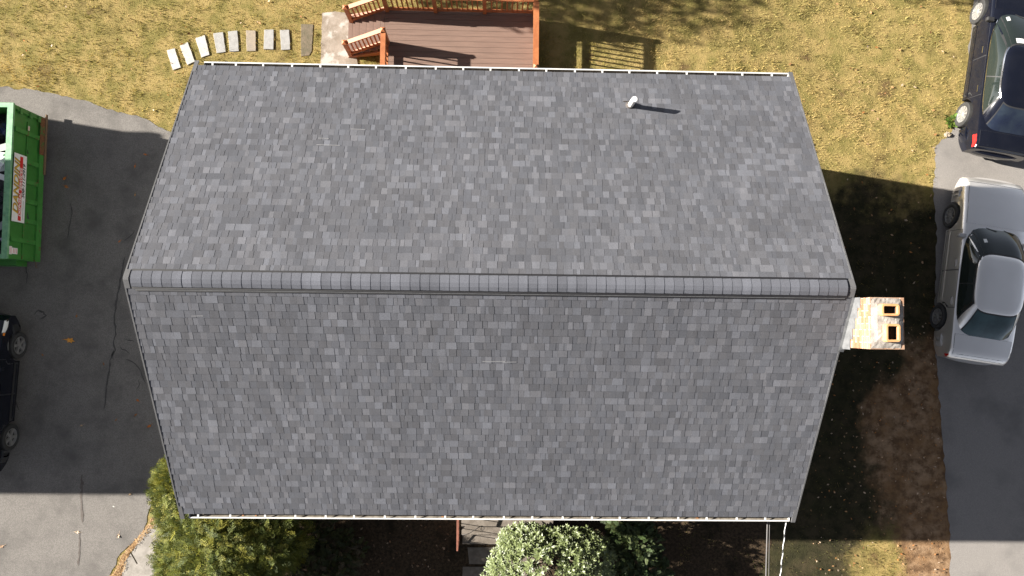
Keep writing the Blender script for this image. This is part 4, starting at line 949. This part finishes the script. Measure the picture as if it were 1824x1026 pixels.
Q, C_ = sprays(1100, [(3.65,-6.2,0.7),(3.9,-7.0,0.6),(3.5,-5.6,0.6)], [(0.6,0.8,0.75),(0.6,0.6,0.65),(0.5,0.5,0.6)], [(0.035,0.055,0.016),(0.05,0.065,0.02),(0.028,0.042,0.014)], (0.12,0.24), 0.05, 6)
quads('foliage', Q, C_, M['foliage'], sh)
wd_ = thing('weed', 'small bright green weed by the rear wheel of the black sedan', 'weed', (*(12.51, 5.03), 0))
Q, C_ = sprays(34, [(0,0,0.02)], [(0.14,0.10,0.09)], [(0.13,0.19,0.03),(0.09,0.15,0.025)], (0.10,0.2), 0.05, 8); quads('leaves', Q, C_, M['foliage'], wd_)
lump('crumpled_rag', 'crumpled pale rag on the lawn edge behind the black sedan wheel', 'rag', (*(12.36, 4.65), 0.04), 0.10,0.07,0.035, M['stone_tan'], 0.35, 8)

# ------------------------------------------------------------------ grass, litter
NB = 340000
x = nr.uniform(-14.6,15.2,NB); y = nr.uniform(-8.6,9.3,NB)
keep = ~inside(DL,x,y) & ~inside(DR,x,y) & ~inside(PAD,x,y) & ~((np.abs(x) < 5.6)&(np.abs(y) < 4.0)) & ~((x > -3)&(x < 1.0)&(y > 4)&(y < 7.6)) & ~((x > -9.6)&(x < 5.0)&(y < -4))
for p_, m_, l_ in ST: keep &= ~inside(p_,x,y)
keep &= nr.random(NB) > zone_soil(x,y)*1.1-0.05
pn = vnoise(x*1.1+20,y*1.1+20,1)*0.6+vnoise(x*3.3,y*3.3,2)*0.4
keep &= nr.random(NB) > zone_shade(x,y)*0.74; keep &= nr.random(NB) < 0.55+0.6*pn  # fewer blades inside the painted shade zone
x, y, pn = x[keep], y[keep], pn[keep]; N = len(x)
yel = np.clip((vnoise(x*0.4+5,y*0.4+9,6)*0.6+vnoise(x*1.3+5,y*1.3+9,16)*0.4)*2.3-0.72 + (x > 4)*(y > 4)*0.12,0,1); brn = vnoise(x*0.8+3,y*0.8+1,7)
ca, cb, cc = np.array([0.50,0.35,0.105]), np.array([0.25,0.225,0.055]), np.array([0.36,0.235,0.115])
t = np.clip(yel+nr.normal(0,0.28,N),0,1)[:,None]; col = cb*(1-t)+ca*t
brn = brn*0.65+vnoise(x*2.6+3,y*2.6+1,17)*0.35; t2 = (np.clip((brn-0.50)*4,0,1)*0.85*(nr.random(N) < 0.85))[:,None]; col = col*(1-t2)+cc*t2
ms = np.clip(zone_shade(x,y)*1.3,0,1); ms = (ms*(0.55+0.45*nr.random(N)))[:,None]; grn = (np.clip((vnoise(x*0.55+31,y*0.55+17,19)-0.55)*4,0,1)*0.6)[:,None]; col = col*(1-grn)+np.array([0.19,0.20,0.045])*grn; dl = ((x > 4)*(y < -5))[:,None]; col = col*(1-dl)+(col*0.45+np.array([0.12,0.10,0.045])*0.55)*dl
pl = ((x > 3)*(y > 2))[:,None]; col = col*(1-pl)+(col*0.6+np.array([0.42,0.34,0.17])*0.4)*pl; col = col*(1-ms)+np.array([0.042,0.046,0.017])*ms  # blades in that zone darkened to paint in shade
col *= nr.uniform(0.8,1.2,N)[:,None]
cl = vnoise(x*6.5+11,y*6.5+4,21)*0.6+vnoise(x*13,y*13,22)*0.4; hgt = nr.uniform(0.018,0.045,N)*(0.5+0.8*pn)*(0.45+1.9*np.clip(cl-0.25,0,1)**1.2*2); a = nr.uniform(0,6.283,N); w = nr.uniform(0.004,0.008,N); ln = nr.uniform(0.2,1.1,N)*hgt; la = nr.uniform(0,6.283,N)
z = gz(x,y)
base = np.stack([x,y,z],1); sdv = np.stack([np.cos(a)*w,np.sin(a)*w,0*w],1); top = base+np.stack([np.cos(la)*ln,np.sin(la)*ln,hgt],1)
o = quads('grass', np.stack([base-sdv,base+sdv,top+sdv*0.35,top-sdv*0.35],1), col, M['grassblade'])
tag(o, 'dry yellow green lawn grass around the house', 'grass', kind='stuff')
def leafy(n, xr, yr_, cols, size, name, lb, mask=None, zo=0.03, seed=0):
    r = np.random.default_rng(seed); x = r.uniform(*xr,n); y = r.uniform(*yr_,n); k = ~inside(DL,x,y)
    if mask is not None: k &= mask(x,y,r)
    x, y = x[k], y[k]; n = len(x); s = r.uniform(*size,n); a = r.uniform(0,6.28,n); el = r.uniform(-0.4,0.4,n)
    u = np.stack([np.cos(a)*s,np.sin(a)*s,s*el],1); v = np.stack([-np.sin(a)*s*0.55,np.cos(a)*s*0.55,s*r.uniform(-.4,.4,n)],1)
    c = np.stack([x,y,gz(x,y)+zo+r.uniform(0,0.02,n)],1); ci = np.array(cols)[r.integers(len(cols),size=n)]*r.uniform(0.7,1.25,n)[:,None]
    return tag(quads(name, np.stack([c-u,c-v,c+u,c+v],1), ci, M['litter']), lb, 'leaf litter', kind='stuff')
BR = [(0.34,0.19,0.09),(0.42,0.27,0.16),(0.24,0.12,0.05),(0.50,0.38,0.27),(0.38,0.16,0.05)]
leafy(260, (6,13), (-1.5,9), BR, (0.02,0.055), 'leaf_litter', 'brown fallen leaves scattered over the lawn by the right driveway', lambda x,y,r: ~inside(DR,x,y)&(r.random(len(x)) < np.clip((x-6)/6,0.15,1)), seed=1)
leafy(90, (-13.5,-5), (4,9), BR, (0.02,0.05), 'leaf_litter', 'brown fallen leaves scattered over the lawn above the left driveway', seed=2)
leafy(420, (-8.4,-0.9), (-8,-4.6), [(0.16,0.09,0.05),(0.22,0.15,0.10),(0.11,0.06,0.03),(0.27,0.2,0.14)], (0.015,0.05), 'leaf_litter', 'dry leaves covering the dark bed under the front shrubs', seed=3)
leafy(500, (8.5,12.2), (-8,-0.5), BR, (0.012,0.04), 'leaf_litter', 'small dry leaves over the bare soil strip', lambda x,y,r: ~inside(DR,x,y), seed=4)
STRIP = [(-10.1,-7.6),(-9.72,-7.15),(-9.58,-6.80),(-9.1,-6.25),(-8.85,-5.85),(-8.7,-5.5),(-8.5,-5.7),(-8.85,-6.15),(-9.12,-6.45),(-9.40,-6.78),(-9.5,-7.2),(-9.8,-7.8)]
r = np.random.default_rng(9); n = 5200; x = r.uniform(-10.3,-8.3,n); y = r.uniform(-8,-5.3,n); k = inside(STRIP,x,y); x, y = x[k], y[k]; n = len(x)
a = r.uniform(0,6.28,n); s = r.uniform(0.02,0.05,n); u = np.stack([np.cos(a)*s,np.sin(a)*s,r.uniform(-.01,.01,n)],1); v = np.stack([-np.sin(a)*0.005,np.cos(a)*0.005,0*a],1); c = np.stack([x,y,0.038+r.uniform(0,0.03,n)],1)
tag(quads('pine_needles', np.stack([c-u-v,c+u-v,c+u+v,c-u+v],1), np.array([(0.42,0.27,0.13),(0.33,0.20,0.09),(0.50,0.36,0.2)])[r.integers(3,size=n)], M['litter']), 'tan strip of dry needles along the edge of the left driveway', 'needles', kind='stuff')
struct(sheet('soil', rough_poly(STRIP,0.1,0.03,12), 0.0135, M['soil']))

def fallen(px_y, s, col, lb, seed, group=None):
    r = random.Random(seed); b_ = MB(); n = 12; ring = []
    for k in range(n):
        a = 2*math.pi*k/n; rr = s*(1.0 if k % 2 == 0 else 0.55)*r.uniform(0.8,1.15)*(1.25 if k in (0,6) else 1); ring.append((rr*math.cos(a), rr*0.62*math.sin(a), r.uniform(0.0,0.35)*s))
    b_.add([(0,0,0.004)]+ring, [(0,k+1,(k+1)%n+1) for k in range(n)], 0, col)
    b_.bar((s,0,0.006),(s*1.7,0.01,0.004),0.005,0.003); b_.c[-6:] = [col]*6
    o = b_.obj('fallen_leaf', M['litter']); o.location = (*px_y, 0.014); o.rotation_euler = (0,0,r.uniform(0,6.28)); return tag(o, lb, 'leaf', group)
OR, TA, DB = (0.50,0.17,0.04), (0.45,0.32,0.2), (0.30,0.13,0.05)
G_ = 'leaves fallen on the left driveway'
LV = [((-11.12, -1.24),0.125,(0.80,0.36,0.07),'big golden orange leaf lying alone on the shaded asphalt near the black car'),
 ((-10.98, -0.60),0.05,DB,'small brown leaf above the big golden one on the driveway'),((-11.82, -1.63),0.045,DB,'small brown leaf between the black car and the big golden leaf'),
 ((-10.23, -1.85),0.035,DB,'tiny brown leaf beside the long asphalt crack'),((-9.31, -2.79),0.05,OR,'rusty leaf beside the roof edge, above the star shaped orange one'),
 ((-9.35, -3.17),0.05,DB,'small dark leaf halfway down the roof edge on the driveway'),((-8.99, -3.46),0.065,OR,'star shaped orange leaf close against the roof edge'),
 ((-9.86, -3.31),0.04,DB,'tiny leaf out from the star shaped orange one on the shaded driveway'),((-10.74, -3.46),0.05,TA,'thin tan leaf in the middle of the lower shaded driveway'),
 ((-9.43, -5.23),0.05,TA,'tan leaf just inside the shadow edge near the feathery shrub'),((-10.75, -6.21),0.07,(0.6,0.48,0.36),'curled pale leaf in sun by the dark stain streak'),
 ((-9.69, -6.30),0.075,(0.6,0.46,0.33),'curled tan leaf in sun nearest the concrete walk'),((-12.68, -6.59),0.08,(0.52,0.36,0.24),'leaf at the very edge of the sunlit lower driveway'),
 ((-9.84, -5.55),0.03,(0.7,0.66,0.6),'tiny white leaf in sun just below the shadow edge'),((-11.43, 3.05),0.07,OR,'upper of the two orange leaves beside the dumpster sign'),
 ((-11.38, 2.83),0.07,(0.48,0.2,0.07),'lower of the two orange leaves beside the dumpster sign'),((-9.60, 3.40),0.05,OR,'orange leaf near the roof edge in the upper shaded driveway'),
 ((-9.34, 3.73),0.05,OR,'topmost orange leaf in the shaded driveway near the roof'),((-9.57, 2.64),0.04,(0.5,0.28,0.1),'small golden leaf near the roof edge, level with the dumpster sign'),((-9.94, 1.39),0.045,OR,'orange leaf near the roof edge, level with the dumpster end'),((-12.06, 2.17),0.05,OR,'small orange leaf close against the dumpster side')]
for i, (q, s, c, lb) in enumerate(LV): fallen(q, s, c, lb, i, G_)

# ------------------------------------------------------------------ beyond the frame: the neighbour's house and trees whose shade falls into view
nh = thing('unseen_neighbour_house', 'unseen neighbouring house with added low wing beyond the left driveway, its shade across the asphalt', 'house', (-18.0,0,0))
w = MB(); w.box(-9,0,-3.1,3.85,-0.2,4.75); w.add([(-9.0,-3.1,4.7505),(0,-3.1,4.7505),(0,3.85,4.7505),(-9,3.85,4.7505),(-9,0.37,6.6),(0,0.37,6.6)], [(1,2,5),(3,0,4)]); w.box(-8,-0.02,3.851,5.55,-0.2,3.65); w.obj('wall', M['siding'], nh)  # low side wing is added, unseen, sized so sun reaches the dumpster rim
w = MB()
for s in (1,-1): w.add([(-9.3,0.37+s*3.95,4.55),(0.02,0.37+s*3.95,4.55),(0.02,0.37,6.75),(-9.3,0.37,6.75),(-9.3,0.37+s*3.95,4.67),(0.02,0.37+s*3.95,4.67),(0.02,0.37,6.87),(-9.3,0.37,6.87)], [(0,1,2,3),(4,7,6,5),(0,4,5,1),(1,5,6,2),(3,2,6,7),(0,3,7,4)])
w.box(-8.1,0.04,4.33,5.65,3.652,3.79); w.obj('roof', M['felt'], nh)  # flat roof of the added wing
def bare_tree(label, loc, h, cr_, n, seed):
    t = thing('tree', label, 'tree', loc); r = random.Random(seed); tr = MB()
    tr.tube([(0,0,-0.1),(0.05,0,h*0.4),(0,0.1,h*0.8)],[0.16,0.11,0.05],8)
    for k in range(26):
        z0 = h*r.uniform(0.3,0.75); a = r.uniform(0,6.28); L = cr_*r.uniform(0.5,1); m_ = (math.cos(a)*L*0.5,math.sin(a)*L*0.5,z0+L*0.35); e_ = (math.cos(a)*L,math.sin(a)*L,z0+L*0.6); tr.tube([(0.03,0.03,z0),m_,e_],[0.05,0.03,0.01],5)
    tr.obj('trunk', M['bark'], t); q = np.random.default_rng(seed); d = q.normal(size=(n,3)); d /= np.linalg.norm(d,axis=1)[:,None]
    c = d*q.random((n,1))**0.4*np.array([cr_,cr_,h*0.36])+np.array([0,0,h*0.66]); u = q.normal(size=(n,3)); u /= np.linalg.norm(u,axis=1)[:,None]; v = np.cross(u,d); v /= np.linalg.norm(v,axis=1)[:,None]+1e-9; s = q.uniform(0.05,0.11,(n,1))
    quads('crown', np.stack([c-u*s,c-v*s*0.6,c+u*s,c+v*s*0.6],1), np.array([(0.10,0.10,0.025),(0.16,0.10,0.03)])[q.integers(2,size=n)], M['foliage'], t)
bare_tree('leafy tree beyond the back lawn, its shade falling past the deck', (-8.6,10.5,0), 6.5, 2.1, 6500, 1)
bare_tree('tree behind the back lawn shading the black sedan bonnet', (2.5,11.5,0), 6.0, 1.9, 4500, 2)
